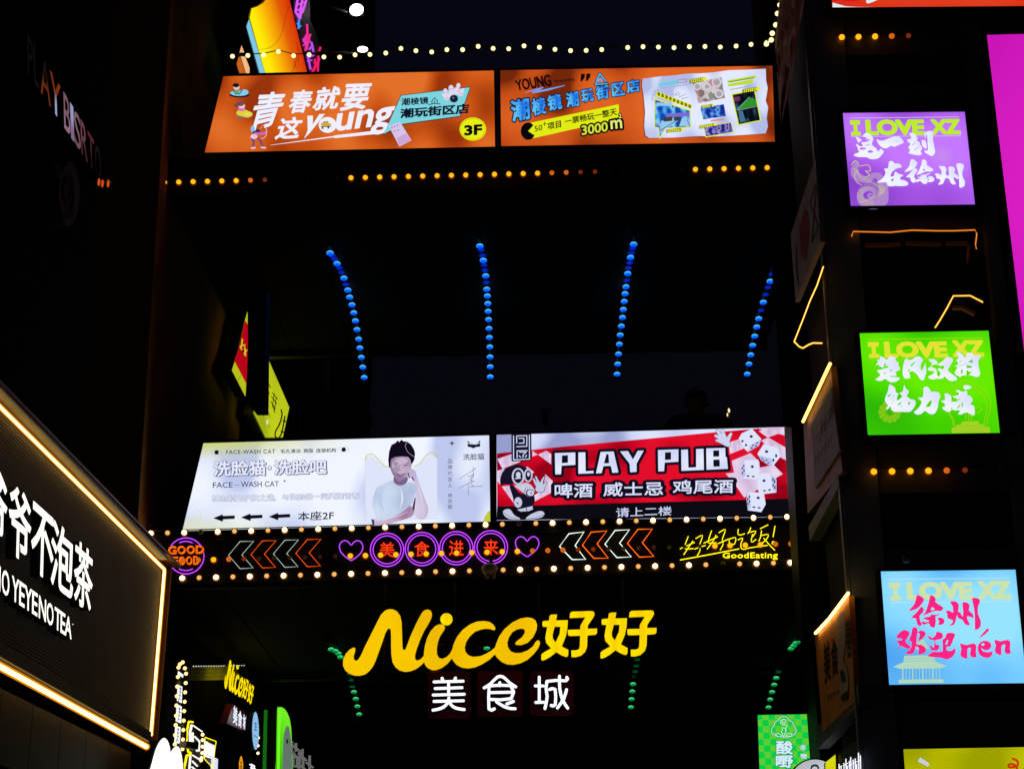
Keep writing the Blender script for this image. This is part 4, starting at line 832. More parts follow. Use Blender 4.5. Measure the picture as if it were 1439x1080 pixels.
# ================================================================ hanging yellow channel sign under the lower footbridge
PN = Plane(700, 900, 18.9)
T = thing('channel_letter_sign', PN.at(700, 1003, .1), 'large yellow script letters and characters above three white ones, hung under the lower footbridge', 'sign')
NI = T
zA = Z(470, 840, 8.994); zB = Z(590, 840, 7.994); zC = Z(750, 840, 7.994); zD = Z(590, 930, 6.257)
nice = zA([(262, 628), (240, 622), (190, 650), (140, 705), (110, 780), (108, 850), (135, 910), (190, 955), (260, 978), (330, 978), (390, 960), (440, 920), (485, 865), (520, 790), (560, 680), (600, 570), (640, 450), (665, 400), (690, 378), (712, 400), (716, 480), (716, 600), (720, 720), (735, 810), (770, 870), (820, 910), (890, 930), (960, 922), (1030, 895), (1085, 855), (1134, 808)]) + \
    zB([(60, 750), (90, 785), (140, 808), (190, 805), (250, 780), (310, 735), (360, 676), (375, 702), (410, 745), (470, 778), (540, 788), (620, 775), (700, 740), (780, 690), (842, 630), (870, 670), (920, 715), (980, 742), (1050, 747), (1130, 730), (1210, 690), (1280, 625), (1330, 560), (1350, 510), (1345, 480), (1325, 470), (1300, 490), (1270, 540), (1210, 585), (1140, 612), (1070, 615), (1020, 595), (990, 550), (982, 500), (1000, 440), (1040, 380), (1090, 350), (1140, 340), (1175, 350), (1180, 385), (1150, 435), (1090, 480), (1068, 508), (1085, 525), (1140, 525), (1210, 500), (1270, 440), (1310, 360), (1318, 300), (1300, 250), (1260, 222), (1200, 215), (1130, 228), (1040, 270), (950, 345), (890, 430), (858, 510), (845, 552), (800, 590), (740, 625), (680, 650), (600, 658), (545, 640), (512, 600), (504, 550), (520, 490), (560, 430), (620, 375), (690, 350), (740, 342), (790, 345), (830, 360), (848, 350), (845, 325), (820, 290), (780, 265), (720, 255), (640, 262), (560, 295), (480, 355), (420, 430), (385, 500), (365, 572), (340, 620), (300, 660), (255, 680), (215, 670), (193, 630), (190, 570), (200, 500), (225, 430), (265, 370), (283, 335), (275, 305), (250, 292), (215, 292), (170, 315), (120, 370), (80, 450), (58, 530), (47, 600), (45, 640)]) + \
    zA([(1130, 725), (1090, 770), (1045, 788), (1020, 770), (1018, 720), (1040, 640), (1080, 530), (1130, 420), (1190, 320), (1225, 250), (1233, 195), (1215, 155), (1180, 142), (1140, 150), (1105, 185), (1060, 265), (1010, 370), (960, 480), (920, 590), (900, 640), (880, 655), (862, 640), (857, 560), (853, 420), (848, 300), (830, 220), (790, 165), (740, 140), (690, 138), (640, 155), (590, 205), (550, 280), (500, 380), (440, 500), (380, 620), (330, 730), (300, 775), (270, 790), (245, 770), (243, 730), (262, 670)])
nv_o = [(180, 195), (200, 183), (263, 182), (252, 248), (383, 246), (378, 340), (360, 430), (315, 540), (390, 580), (388, 640), (370, 660), (320, 645), (253, 605), (190, 655), (130, 690), (95, 700), (85, 690), (87, 630), (110, 610), (195, 562), (140, 500), (130, 440), (152, 322), (105, 320), (97, 300), (98, 262), (115, 255), (172, 250)]
nv_h = [(235, 320), (300, 320), (292, 400), (245, 495), (215, 450), (212, 410)]
zi_o = [(410, 165), (430, 150), (640, 143), (675, 150), (685, 180), (670, 215), (608, 305), (606, 342), (712, 340), (710, 395), (690, 410), (604, 418), (600, 540), (580, 600), (530, 645), (470, 662), (425, 660), (422, 585), (480, 583), (510, 570), (518, 540), (522, 420), (400, 424), (385, 410), (383, 355), (522, 350), (525, 305), (580, 215), (403, 222)]
YL = em_field([(238, 186, 0), (249, 200, 0)], (1.6, 1, .6), 2.0, 1.0, pos=[.35, .62]); YL2 = em_field([(250, 208, 0), (255, 226, 0)], (1.6, 1, .6), 2.0, 1.0, pos=[.35, .62])
M_YRET = surf('yellow_letter_return', (.5, .36, .02), .5)
def channel(name, loops, mat, ret, pl, T, off=.12, deep=.09):
    A = Art().poly(loops); V, Fc = [], []
    for l in loops:                                           # returns (side walls) follow the outline
        f = [pl.at(x, y_, off - .003) for x, y_ in l]; k = len(f); i = len(V); V += f + [v - pl.n * deep for v in f]
        Fc += [[i + j, i + (j + 1) % k, i + k + (j + 1) % k, i + k + j] for j in range(k)]
    o = link(name, V, Fc, ret, T); A.build('face', pl, mat, o, off); return o
channel('letter', [nice], YL, M_YRET, PN, T)
channel('letter_dot', [ring(*zB([(299, 236)])[0], 8.6)], YL2, M_YRET, PN, T)
HAO = []
for dx, dy, ex, ey in ((0, 0, 0, 0), (665, -22, 668, -8)):
    a_ = zC(shift(nv_o, dx, dy)); b_ = zC(shift(nv_h, dx, dy)); c_ = zC(shift(zi_o, ex, ey)); HAO.append((a_, b_, c_))
    channel('letter', [a_, b_], YL2, M_YRET, PN, T); channel('letter', [c_], YL2, M_YRET, PN, T)
M_MAR = surf('maroon_backing', (.42, .012, .09), .5)
strokes = {'美': [[(195, 140), (205, 165)], [(313, 138), (303, 165)], [(125, 172), (380, 165)], [(135, 230), (370, 222)], [(118, 287), (390, 280)], [(125, 343), (382, 337)], [(253, 170), (253, 280)], [(255, 312), (248, 348), (215, 388), (165, 410), (116, 420)], [(253, 345), (290, 388), (335, 406), (390, 414)]],
    '食': [[(565, 224), (620, 190), (680, 130), (732, 128), (790, 180), (843, 215)], [(703, 178), (703, 205)], [(607, 208), (800, 205), (803, 318), (620, 325)], [(609, 210), (607, 408), (655, 408)], [(615, 266), (800, 262)], [(675, 347), (735, 385), (790, 404), (838, 407)], [(822, 343), (765, 365)]],
    '城': [[(1050, 130), (1050, 345)], [(1016, 207), (1085, 207)], [(1020, 352), (1088, 350)], [(1100, 405), (1120, 300), (1117, 167), (1285, 162), (1292, 132)], [(1228, 122), (1230, 230), (1255, 330), (1300, 402)], [(1290, 240), (1265, 320), (1210, 400)], [(1140, 238), (1190, 238), (1190, 372), (1155, 378)]]}
for ch, q in (('美', (68, 78, 440, 492)), ('食', (502, 76, 905, 478)), ('城', (968, 76, 1352, 470))):
    x0, y0, x1, y1 = q; r_ = 22
    rr = [(x0 + r_, y0), (x1 - r_, y0 - 2), (x1, y0 + r_), (x1, y1 - r_), (x1 - r_, y1), (x0 + r_, y1 + 2), (x0, y1 - r_), (x0, y0 + r_)]
    bk = slab('backing', PN, zD(rr), M_MAR, T, .02, .06)
    A = Art(); B = Art()
    for L in strokes[ch]: A.stroke(zD(L), 4.9, sub=2); B.stroke(zD(L), 4.3, sub=2)
    o = A.build('letter', PN, M_FRAME, T, .085, .06); B.build('face', PN, em((240, 244, 255), 1.25, True), o, .09)
for y_ in (905, 958):                                         # carrying rails and drop rods
    a_, b_ = PN.at(490, y_ + 3, -.03), PN.at(920, y_ - 5, -.03); tube('rail', [a_, b_], .022, M_STEEL, T)
for x in (540, 640, 760, 880):
    p = PN.at(x, 955, -.06); tube('drop_rod', [p, (p.x, p.y, zbl - .01)], .014, M_STEEL, T)

# ================================================================ corner building: three square lightboxes
def lbox(label, quad, mat): return lightbox('square_lightbox', label, 'lightbox', PR, quad, mat, .16, .2, 4.0, 'square city lightboxes')
def love(d, zf, y0, c, lines, dy=0):
    (I, LO, XZ_, ln) = c
    q = I; d(Art().poly(zf([(q[0], q[1]), (q[2], q[1] - 2), (q[2], q[1] + 42), (q[2] - 30, q[1] + 44), (q[2] - 24, q[3] - 38), (q[2] + 6, q[3] - 38), (q[2] + 8, q[3]), (q[0] + 14, q[3] + 2), (q[0] + 14, q[3] - 36), (q[0] + 42, q[3] - 38), (q[0] + 36, q[1] + 44), (q[0] + 4, q[1] + 44)])), lines, 1)
    d(text('LOVE', zf([(LO[0], LO[1]), (LO[2], LO[1] - 3), (LO[2] + 14, LO[3] - 3), (LO[0] + 12, LO[3])]), -.06, sp=.96), lines, 1)
    d(text('XZ', zf([(XZ_[0], XZ_[1]), (XZ_[2], XZ_[1] - 3), (XZ_[2] + 14, XZ_[3] - 3), (XZ_[0] + 12, XZ_[3])]), -.06), lines, 1)
    for l in ln: d(Art().stroke(zf(l), 1.0), c_line, 1, 'rule')
NIB = (1.7, .75, -35)
def brush(d, zf, items, col, layer=3, dil=.072):
    for ch, q in items:
        if len(q) == 4 and not isinstance(q[0], tuple):
            x0, y0, x1, y1 = q; k = .05 * (x1 - x0); q = [(x0 - 4, y0 + k), (x1 - 4, y0 - k * .6), (x1 + 8, y1 - k), (x0 + 8, y1 + k * .4)]
        d(text(ch, zf(q), dil, nib=NIB, rough=.012, n=10), col, layer)
# purple
zf = Z(1180, 150, 7.195); qp = [(1184.4, 158.2), (1356, 156.5), (1370.5, 287.2), (1195.6, 289.4)]
T = lbox('purple square lightbox with white brush characters and a coiled dragon, topmost of three', qp, em_field([(196, 120, 255), (168, 88, 232), (128, 56, 196)], (1, 1, 1), 1.6, 1.0, pos=[.35, .6, .85], radial=.8))
d = PP(T, PR, .16); c_line = (214, 190, 235)
love(d, zf, 0, ((102, 138, 205, 292), (258, 132, 850, 290), (915, 128, 1210, 282), [[(104, 116), (1203, 104)], [(120, 302), (1222, 295)]]), (190, 236, 40))
dr = Art(); GY = (176, 160, 176)
dr.stroke(zf([(330, 890), (300, 880), (290, 905), (320, 920), (350, 890), (340, 850), (290, 830), (230, 850), (205, 900), (240, 970), (340, 985), (430, 950), (445, 860), (430, 760), (390, 700), (330, 700), (300, 740), (240, 735), (170, 700), (145, 640), (170, 590), (150, 550)]), [2, 2.5, 3, 3.5, 4, 5, 6.5, 8, 9.5, 12, 15, 16, 14, 12, 9, 8, 8, 10, 12, 10, 6, 3], sub=3)
d(dr, (176, 134, 206), 1, 'dragon'); dr = Art()
dr.stroke(zf([(120, 590), (150, 550), (180, 560), (200, 600), (260, 590), (300, 600), (310, 650), (260, 650), (300, 690), (240, 720)]), 1.1, sub=3).stroke(zf([(190, 640), (150, 690), (170, 760), (220, 790)]), 1.0, sub=3)
for k in range(26):
    t = k / 25; x = 220 + 215 * math.sin(t * 3.0); y_ = 960 - 230 * t; dr.stroke(zf([(x - 30, y_), (x, y_ + 12), (x + 28, y_ - 6)]), .45)
for k in range(34):
    t = k / 33 * 5.0; cxd, cyd = 305 + 88 * math.cos(t + 1.2), 890 + 80 * math.sin(t + 1.2); dr.stroke(zf([(cxd - 16 * math.cos(t + 1.2), cyd - 16 * math.sin(t + 1.2)), (cxd + 42 * math.cos(t + 1.2), cyd + 40 * math.sin(t + 1.2))]), .4)
for k in range(12): dr.stroke(zf([(140 + k * 6, 630 + k * 8), (160 + k * 6, 622 + k * 8)]), .5)
d(dr, (206, 204, 120), 2, 'dragon_scales')
ry = Art()
for k in range(36): x, y_ = math.cos(k * .1745), math.sin(k * .1745); ry.stroke(zf([(1040 + 24 * x, 492 + 22 * y_), (1040 + 104 * x, 492 + 98 * y_)]), .35)
ry.stroke(zf([(1022, 492), (1058, 492)]), .6).stroke(zf([(1040, 474), (1040, 512)]), .6); d(ry, (196, 160, 206), 1, 'sunburst')
W2 = em_field([(222, 226, 255), (242, 246, 255)], (1, 1, 1), 1.5, 1.0, light=False)
def traced(d, zf_, glyph_, col, layer=3):
    for loops in glyph_:
        loops = loops if isinstance(loops[0], list) else [loops]
        d(Art().poly([cr_smooth(zf_(l), 2) for l in loops]), col, layer, 'brush_character')
P1 = Z(1195, 180, 17.99); P2 = Z(1260, 180, 17.99); P3 = Z(1230, 220, 11.07)
traced(d, P1, [[[(310, 210), (350, 150), (410, 122), (480, 145), (540, 200), (578, 260), (570, 330), (545, 380), (560, 440), (620, 490), (670, 530), (690, 590), (720, 570), (780, 520), (800, 545), (850, 600), (790, 680), (740, 740), (680, 775), (580, 790), (490, 780), (430, 745), (330, 735), (200, 735), (120, 710), (82, 690), (120, 650), (230, 605), (195, 560), (180, 480), (140, 430), (165, 402), (240, 460), (300, 458), (320, 440), (285, 395), (290, 360), (400, 352), (480, 300), (490, 280), (440, 280), (380, 300), (420, 245), (370, 232)], [(235, 510), (300, 492), (390, 500), (395, 525), (320, 545), (240, 545)], [(430, 600), (510, 555), (585, 605), (495, 628)], [(320, 440), (430, 442), (482, 410), (460, 405), (400, 432)]],
    [(125, 225), (190, 240), (270, 285), (285, 325), (240, 342), (195, 375), (185, 320)],
    [(662, 300), (690, 290), (740, 312), (830, 315), (950, 270), (1080, 225), (1230, 215), (1270, 245), (1320, 300), (1345, 375), (1240, 420), (1150, 462), (1080, 475), (1040, 445), (960, 490), (890, 515), (820, 500), (750, 450), (700, 380)]], W2)
traced(d, P2, [[[(305, 140), (370, 122), (440, 135), (490, 180), (505, 235), (540, 260), (510, 300), (520, 325), (580, 360), (600, 420), (640, 480), (640, 540), (605, 590), (635, 640), (620, 680), (510, 688), (400, 665), (290, 635), (330, 610), (310, 580), (350, 560), (310, 520), (300, 480), (350, 405), (290, 350), (265, 290), (330, 280), (360, 265), (365, 200)], [(380, 450), (430, 420), (478, 362), (455, 370), (420, 405)], [(430, 555), (520, 500), (585, 435), (540, 500), (470, 552)]],
    [(630, 310), (715, 315), (750, 370), (762, 440), (748, 525), (700, 500), (650, 440)],
    [(700, 150), (760, 90), (830, 75), (910, 90), (930, 160), (918, 260), (940, 400), (975, 580), (965, 640), (920, 700), (880, 710), (800, 670), (690, 595), (760, 565), (790, 555), (785, 400), (770, 180), (735, 175), (725, 300), (712, 200)]], W2)
traced(d, P3, [[[(210, 90), (240, 70), (280, 80), (300, 110), (370, 112), (405, 145), (408, 172), (350, 180), (290, 215), (250, 260), (240, 310), (290, 300), (295, 260), (320, 235), (360, 265), (435, 288), (430, 305), (395, 318), (390, 360), (440, 365), (500, 395), (512, 440), (430, 462), (320, 458), (220, 466), (185, 440), (172, 402), (100, 404), (25, 405), (90, 360), (140, 305), (160, 240), (135, 190), (200, 178)], [(245, 360), (280, 345), (285, 370), (258, 384)]],
    [(550, 55), (590, 45), (635, 75), (655, 110), (610, 180), (540, 220), (455, 242), (480, 205), (530, 150)], [(610, 180), (650, 200), (655, 235), (620, 270), (605, 320), (625, 345), (620, 400), (580, 405), (550, 370), (540, 325), (475, 322), (530, 270)],
    [[(725, 65), (750, 45), (790, 65), (805, 100), (800, 130), (860, 170), (905, 205), (870, 235), (790, 232), (720, 262), (640, 290), (670, 240), (700, 170), (720, 110)], [(738, 215), (750, 188), (775, 208), (755, 222)]],
    [(650, 320), (720, 310), (700, 290), (780, 280), (850, 258), (840, 280), (790, 300), (815, 330), (815, 400), (775, 430), (735, 415), (700, 380), (650, 398), (615, 375), (660, 350), (715, 345)], [(818, 320), (870, 305), (910, 330), (918, 370), (880, 395), (815, 395), (835, 360)],
    [(985, 155), (1040, 148), (1090, 160), (1108, 205), (1095, 270), (1140, 300), (1145, 230), (1140, 165), (1180, 158), (1225, 170), (1240, 210), (1230, 260), (1270, 280), (1300, 330), (1290, 352), (1220, 320), (1225, 370), (1255, 425), (1210, 435), (1170, 405), (1150, 350), (1100, 335), (1075, 370), (1050, 425), (975, 438), (1005, 395), (1010, 355), (955, 340), (945, 300), (925, 268), (985, 262), (1020, 290), (1030, 220)],
    [(1262, 120), (1310, 105), (1365, 120), (1380, 165), (1360, 220), (1355, 290), (1375, 350), (1395, 390), (1385, 460), (1325, 488), (1305, 460), (1305, 360), (1290, 250), (1270, 180)]], W2)
# green
zf = Z(1200, 460, 6.852); qg = [(1208, 467.5), (1389.5, 464), (1405.5, 607.8), (1219.6, 611)]
T = lbox('green square lightbox with white brush characters over a pale dome, middle of three', qg, em_field([(104, 236, 0), (72, 216, 0), (34, 172, 8)], (1, 1, 1), 1.6, 1.0, pos=[.35, .6, .85], radial=.8))
d = PP(T, PR, .16); c_line = (160, 224, 30)
love(d, zf, 0, ((132, 142, 238, 292), (288, 136, 892, 292), (942, 126, 1240, 282), [[(134, 116), (1232, 100)], [(148, 312), (1254, 300)]]), (226, 226, 54))
fl = Art(); OL = (150, 206, 30)
for k in range(12): x, y_ = math.cos(k * .5236), math.sin(k * .5236); fl.ell(*zf([(345 + 76 * x, 812 + 72 * y_)])[0], 5, 4.8)
d(fl, (122, 196, 20), 1, 'rosette'); fl = Art()
for k in range(12): x, y_ = math.cos(k * .5236), math.sin(k * .5236); fl.stroke(zf([(345 + 30 * x, 812 + 30 * y_), (345 + 112 * x, 812 + 106 * y_)]), .6)
d(fl, (166, 214, 40), 2, 'rosette')
dm = Art()
for s1, kx in ((1, 1.0), (.86, 1.0)):
    dm.stroke(zf([(1070 + (x - 1070) * s1, 500 + (1 - s1) * 260 + (y_ - 500) * (1 if s1 == 1 else .94)) for x, y_ in ((960, 950), (940, 870), (900, 800), (888, 700), (920, 600), (1000, 545), (1070, 500), (1140, 540), (1250, 600), (1310, 700), (1310, 800), (1290, 870), (1278, 950))]), .8, sub=3)
dm.stroke(zf([(1080, 820), (1080, 895)]), .8).stroke(zf([(1105, 820), (1105, 895)]), .8).stroke(zf([(1130, 820), (1130, 895)]), .8).stroke(zf([(1070, 850), (1145, 850)]), .6).stroke(zf([(1150, 790), (1190, 760), (1228, 790), (1190, 825), (1150, 815)]), .7, True, sub=2)
dm.poly(zf([(1035, 905), (1200, 900), (1205, 930), (1255, 930), (1258, 955), (1308, 958), (1312, 1012), (940, 1016), (942, 962), (985, 958), (988, 935), (1035, 930)])); d(dm, (164, 212, 36), 1, 'dome')
for y_ in (950, 975, 995): d(Art().stroke(zf([(950, y_), (1305, y_ - 3)]), .4), (120, 180, 30), 2, 'dome')
G1 = Z(1225, 495, 17.99); G2 = Z(1300, 490, 16.93); G3 = Z(1240, 535, 10.66)
traced(d, G1, [[(215, 95), (300, 130), (370, 185), (400, 170), (440, 120), (470, 90), (520, 110), (610, 140), (600, 200), (680, 265), (675, 330), (720, 410), (690, 450), (600, 500), (630, 570), (560, 595), (460, 590), (500, 620), (640, 625), (715, 650), (660, 710), (580, 750), (480, 752), (390, 700), (325, 665), (270, 710), (190, 722), (90, 685), (150, 640), (220, 570), (165, 500), (135, 450), (250, 430), (360, 395), (430, 375), (400, 340), (345, 340), (370, 290), (310, 290), (300, 385), (180, 340), (200, 300), (95, 322), (160, 250), (140, 190), (205, 175)], [(440, 475), (480, 435), (525, 430), (510, 460), (460, 480)], [(285, 548), (350, 495), (355, 520), (320, 550)]][:1], W2)
d(Art().poly(G1([(440, 475), (480, 435), (525, 430), (510, 460)])), (84, 200, 50), 4, 'counter'); d(Art().poly(G1([(285, 548), (350, 495), (355, 520), (320, 550)])), (84, 200, 50), 4, 'counter')
traced(d, G1, [[[(840, 180), (880, 155), (950, 200), (1040, 165), (1120, 110), (1190, 95), (1250, 130), (1300, 200), (1260, 260), (1232, 350), (1250, 465), (1300, 400), (1330, 330), (1355, 270), (1375, 400), (1380, 500), (1350, 590), (1320, 690), (1270, 705), (1210, 660), (1150, 560), (1040, 475), (950, 500), (960, 560), (975, 630), (940, 655), (830, 658), (795, 590), (780, 470), (800, 320)], [(975, 340), (1030, 270), (1105, 235), (1100, 262), (1040, 310), (1030, 352)], [(920, 430), (985, 435), (925, 490)]]], W2)
traced(d, G2, [[(80, 260), (140, 240), (220, 250), (300, 320), (290, 370), (190, 375), (145, 430), (215, 450), (270, 500), (280, 590), (310, 660), (380, 590), (300, 490), (340, 458), (430, 485), (460, 405), (325, 400), (330, 350), (420, 290), (500, 215), (560, 195), (630, 215), (665, 270), (610, 380), (540, 500), (600, 570), (700, 640), (768, 720), (700, 760), (600, 762), (520, 710), (460, 655), (410, 710), (280, 712), (200, 728), (110, 712), (70, 660), (170, 610), (230, 540), (120, 520), (65, 490), (100, 440), (135, 420), (160, 340)],
    [(745, 100), (790, 75), (860, 110), (920, 170), (930, 205), (980, 190), (985, 130), (1040, 90), (1120, 110), (1180, 160), (1290, 150), (1325, 190), (1275, 250), (1265, 340), (1280, 450), (1310, 600), (1270, 655), (1210, 672), (1130, 640), (1045, 620), (1100, 570), (1145, 500), (1080, 555), (985, 500), (980, 630), (900, 625), (840, 665), (770, 640), (705, 570), (745, 490), (770, 430), (705, 415), (800, 360), (735, 270), (800, 220)]], W2)
for q in ([(1020, 320), (1125, 245), (1135, 330)], [(995, 385), (1120, 415), (1110, 445), (990, 460)], [(850, 520), (895, 470), (890, 600), (855, 570)]): d(Art().poly(G2(q)), (84, 200, 50), 4, 'counter')
d(Art().stroke(G2([(815, 330), (880, 275)]), .7).stroke(G2([(770, 430), (900, 380), (1000, 350)]), .7), (120, 210, 120), 4, 'counter')
traced(d, G3, [[(100, 55), (150, 70), (190, 110), (200, 165), (240, 190), (225, 225), (215, 290), (260, 270), (300, 220), (250, 185), (305, 160), (320, 80), (330, 65), (355, 120), (395, 150), (380, 200), (360, 225), (430, 275), (470, 280), (498, 310), (490, 370), (450, 430), (400, 465), (280, 462), (170, 460), (130, 425), (125, 380), (70, 430), (55, 410), (85, 365), (40, 310), (45, 240), (85, 150)],
    [[(615, 110), (650, 88), (690, 100), (735, 165), (800, 158), (850, 185), (868, 240), (840, 300), (830, 400), (790, 480), (740, 500), (690, 485), (635, 445), (590, 490), (520, 505), (470, 465), (540, 410), (590, 310), (530, 250), (610, 240)], [(650, 385), (690, 320), (740, 288), (720, 375)]],
    [(930, 190), (980, 192), (1030, 235), (1035, 320), (1080, 290), (1130, 310), (1190, 320), (1210, 360), (1190, 400), (1175, 280), (1120, 270), (1060, 240), (1060, 225), (1130, 215), (1150, 185), (1095, 150), (1150, 138), (1195, 165), (1270, 150), (1265, 210), (1310, 220), (1355, 290), (1310, 350), (1370, 370), (1385, 480), (1360, 520), (1290, 480), (1245, 470), (1190, 500), (1130, 495), (1170, 445), (1110, 440), (1050, 430), (1040, 360), (1030, 440), (980, 465), (920, 430), (890, 395), (940, 380), (930, 340), (875, 295), (940, 285)],
    [(1210, 90), (1245, 62), (1325, 78), (1320, 110), (1240, 130)]], W2)
for q in ([(70, 235), (110, 195), (130, 205), (95, 240)], [(155, 215), (182, 208), (165, 235)], [(375, 325), (430, 318), (395, 365)], [(225, 350), (290, 310), (280, 340), (235, 370)], [(1110, 410), (1165, 345), (1165, 370), (1130, 415)]): d(Art().poly(G3(q)), (84, 206, 30), 4, 'counter')
d(Art().stroke(G3([(110, 285), (160, 240)]), .6).stroke(G3([(140, 340), (185, 265)]), .6).stroke(G3([(270, 385), (310, 378)]), .6), (120, 210, 120), 4, 'counter')
# blue
zf = Z(1230, 795, 6.172); qu = [(1237.8, 802), (1427.4, 799.6), (1443, 959), (1249.6, 961.5)]
T = lbox('light blue square lightbox with pink brush characters above a pavilion, lowest of three', qu, em_field([(150, 228, 255), (118, 204, 255), (70, 158, 240)], (1, 1, 1), 1.6, 1.0, pos=[.35, .6, .85], radial=.8))
d = PP(T, PR, .16); c_line = (196, 226, 240)
love(d, zf, 0, ((118, 144, 218, 298), (268, 138, 838, 292), (886, 130, 1166, 288), [[(116, 114), (1158, 102)], [(134, 316), (1176, 304)]]), (206, 226, 170))
pv = Art(); pv.poly(zf([(155, 872), (245, 830), (250, 775), (515, 770), (520, 825), (622, 868), (560, 885), (210, 890)])).poly(zf([(200, 985), (590, 978), (592, 1010), (205, 1016)])).poly(zf([(330, 720), (400, 610), (470, 715)]))
for k in range(12): pv.stroke(zf([(238 + k * 29, 890), (238 + k * 29, 985)]), .9 if k % 3 else 2)
d(pv, (176, 216, 190), 1, 'pavilion'); d(Art().stroke(zf([(255, 800), (512, 795)]), .6).stroke(zf([(250, 822), (515, 818)]), .6).stroke(zf([(235, 920), (555, 915)]), .6), (120, 190, 215), 2, 'pavilion')
PK = (252, 36, 132)
U1 = Z(1270, 830, 12.51); U2 = Z(1255, 878, 8.465)
traced(d, U1, [[(225, 90), (250, 68), (330, 110), (355, 160), (300, 245), (230, 310), (90, 348), (130, 295), (190, 220)], [(295, 285), (320, 278), (355, 320), (330, 385), (280, 430), (290, 520), (318, 590), (280, 612), (235, 580), (210, 475), (125, 472), (220, 380)],
    [[(465, 85), (495, 72), (550, 110), (565, 160), (555, 190), (640, 250), (700, 300), (650, 350), (560, 345), (450, 385), (335, 432), (380, 370), (430, 230)], [(475, 325), (500, 280), (545, 320), (500, 340)]],
    [(340, 480), (400, 455), (470, 440), (480, 405), (550, 415), (620, 400), (615, 425), (560, 440), (565, 520), (550, 620), (515, 642), (460, 610), (440, 560), (360, 592), (310, 560), (325, 535), (400, 545), (450, 520), (380, 498)], [(590, 475), (660, 465), (710, 500), (712, 550), (680, 585), (605, 590), (625, 530)],
    [(815, 190), (870, 175), (930, 190), (970, 250), (955, 360), (990, 370), (1035, 450), (1045, 350), (1030, 205), (1070, 195), (1120, 205), (1158, 250), (1145, 330), (1170, 365), (1210, 400), (1230, 470), (1190, 460), (1115, 440), (1130, 520), (1165, 585), (1120, 600), (1070, 570), (1030, 505), (960, 475), (935, 420), (920, 500), (880, 590), (800, 605), (850, 560), (860, 510), (770, 475), (765, 400), (735, 358), (800, 340), (865, 380), (860, 270)],
    [(1200, 135), (1240, 118), (1320, 135), (1342, 190), (1310, 260), (1305, 400), (1355, 520), (1345, 630), (1275, 680), (1250, 650), (1250, 450), (1230, 280)]], PK)
traced(d, U2, [[(35, 145), (80, 85), (130, 55), (180, 70), (195, 105), (160, 165), (150, 200), (205, 250), (195, 280), (150, 270), (90, 245), (65, 280), (50, 268), (80, 240), (45, 185), (100, 178), (108, 160)], [(230, 35), (260, 22), (290, 40), (292, 80), (330, 60), (375, 75), (388, 105), (350, 160), (300, 185), (320, 110), (290, 90), (280, 170), (280, 225), (330, 230), (380, 260), (392, 300), (370, 330), (300, 345), (310, 280), (272, 250), (255, 310), (215, 345), (145, 325), (200, 290), (220, 240), (215, 190), (190, 178), (215, 110)],
    [(405, 118), (470, 150), (510, 110), (515, 78), (570, 85), (595, 125), (570, 165), (505, 175), (510, 225), (555, 240), (535, 290), (500, 300), (450, 290), (440, 250), (415, 228), (460, 245), (485, 270), (490, 180), (440, 170)],
    [[(585, 180), (620, 150), (640, 95), (700, 90), (738, 105), (720, 160), (680, 250), (640, 250), (640, 300), (700, 300), (735, 270), (740, 320), (700, 380), (630, 405), (570, 385), (410, 368), (480, 315), (590, 310)], [(620, 230), (640, 180), (655, 175), (645, 220)]],
    [(795, 215), (870, 235), (950, 215), (990, 240), (985, 320), (992, 375), (940, 380), (915, 340), (925, 270), (885, 280), (885, 385), (860, 395), (800, 360), (812, 280)],
    [[(1015, 230), (1070, 185), (1140, 195), (1170, 240), (1145, 285), (1090, 295), (1050, 270), (1070, 310), (1140, 320), (1185, 310), (1165, 370), (1110, 388), (1040, 360), (1010, 300)], [(1050, 225), (1075, 210), (1090, 230), (1060, 245)]],
    [(1205, 170), (1280, 190), (1350, 172), (1395, 195), (1390, 280), (1400, 330), (1350, 340), (1325, 300), (1335, 230), (1290, 245), (1288, 345), (1260, 350), (1210, 315), (1222, 240)],
    [(1022, 150), (1080, 80), (1120, 35), (1138, 50), (1130, 75), (1070, 125)]], PK)

# other lit boxes on that front
T = lightbox('lightbox', 'tall magenta lightbox cut off by the right edge of the picture', 'lightbox', PR, [(1386.8, 48.6), (1560, 44), (1600, 545), (1446, 549)], em_field([(176, 10, 160), (206, 22, 186), (222, 30, 200)], (1, 1, .6), 1.5, .95, pos=[.3, .5, .7]), .18, .2, 3)
T = lightbox('lightbox', 'red and orange lightbox with a white arc along the top right edge of the picture', 'lightbox', PR, [(1164, -72), (1520, -80), (1523, 8), (1169.6, 10.8)], em_field([(214, 20, 24), (226, 52, 26), (236, 78, 40)], (1.6, 1, 1), 1.2, .95, pos=[.3, .5, .7]), .2, .2, 3)
d = PP(T, PR, .2); w_ = Art().stroke([(1196 + 70 * math.cos(R(t)), -56 + 62 * math.sin(R(t))) for t in range(20, 75, 5)], 6).poly([(1169.8, 10.6), (1170, 4), (1188, 9), (1204, 10), (1230, 10)])
d(w_, (215, 235, 240), 1, 'arc'); d(Art().poly([(1170, -40)] + [(1196 + 66 * math.cos(R(t)), -56 + 58 * math.sin(R(t))) for t in range(0, 110, 8)] + [(1170, 2)]), (222, 8, 30), 2, 'red_disc')
T = lightbox('lightbox', 'yellow lightbox at the bottom right corner with a red curl', 'lightbox', PR, [(1269.5, 1051.8), (1452, 1048.6), (1462, 1135), (1276, 1138)], em_field([(160, 164, 0), (184, 186, 0), (196, 196, 10)], (1.5, 1, 1), 1.4, .95, pos=[.3, .5, .7]), .16, .2, 4)
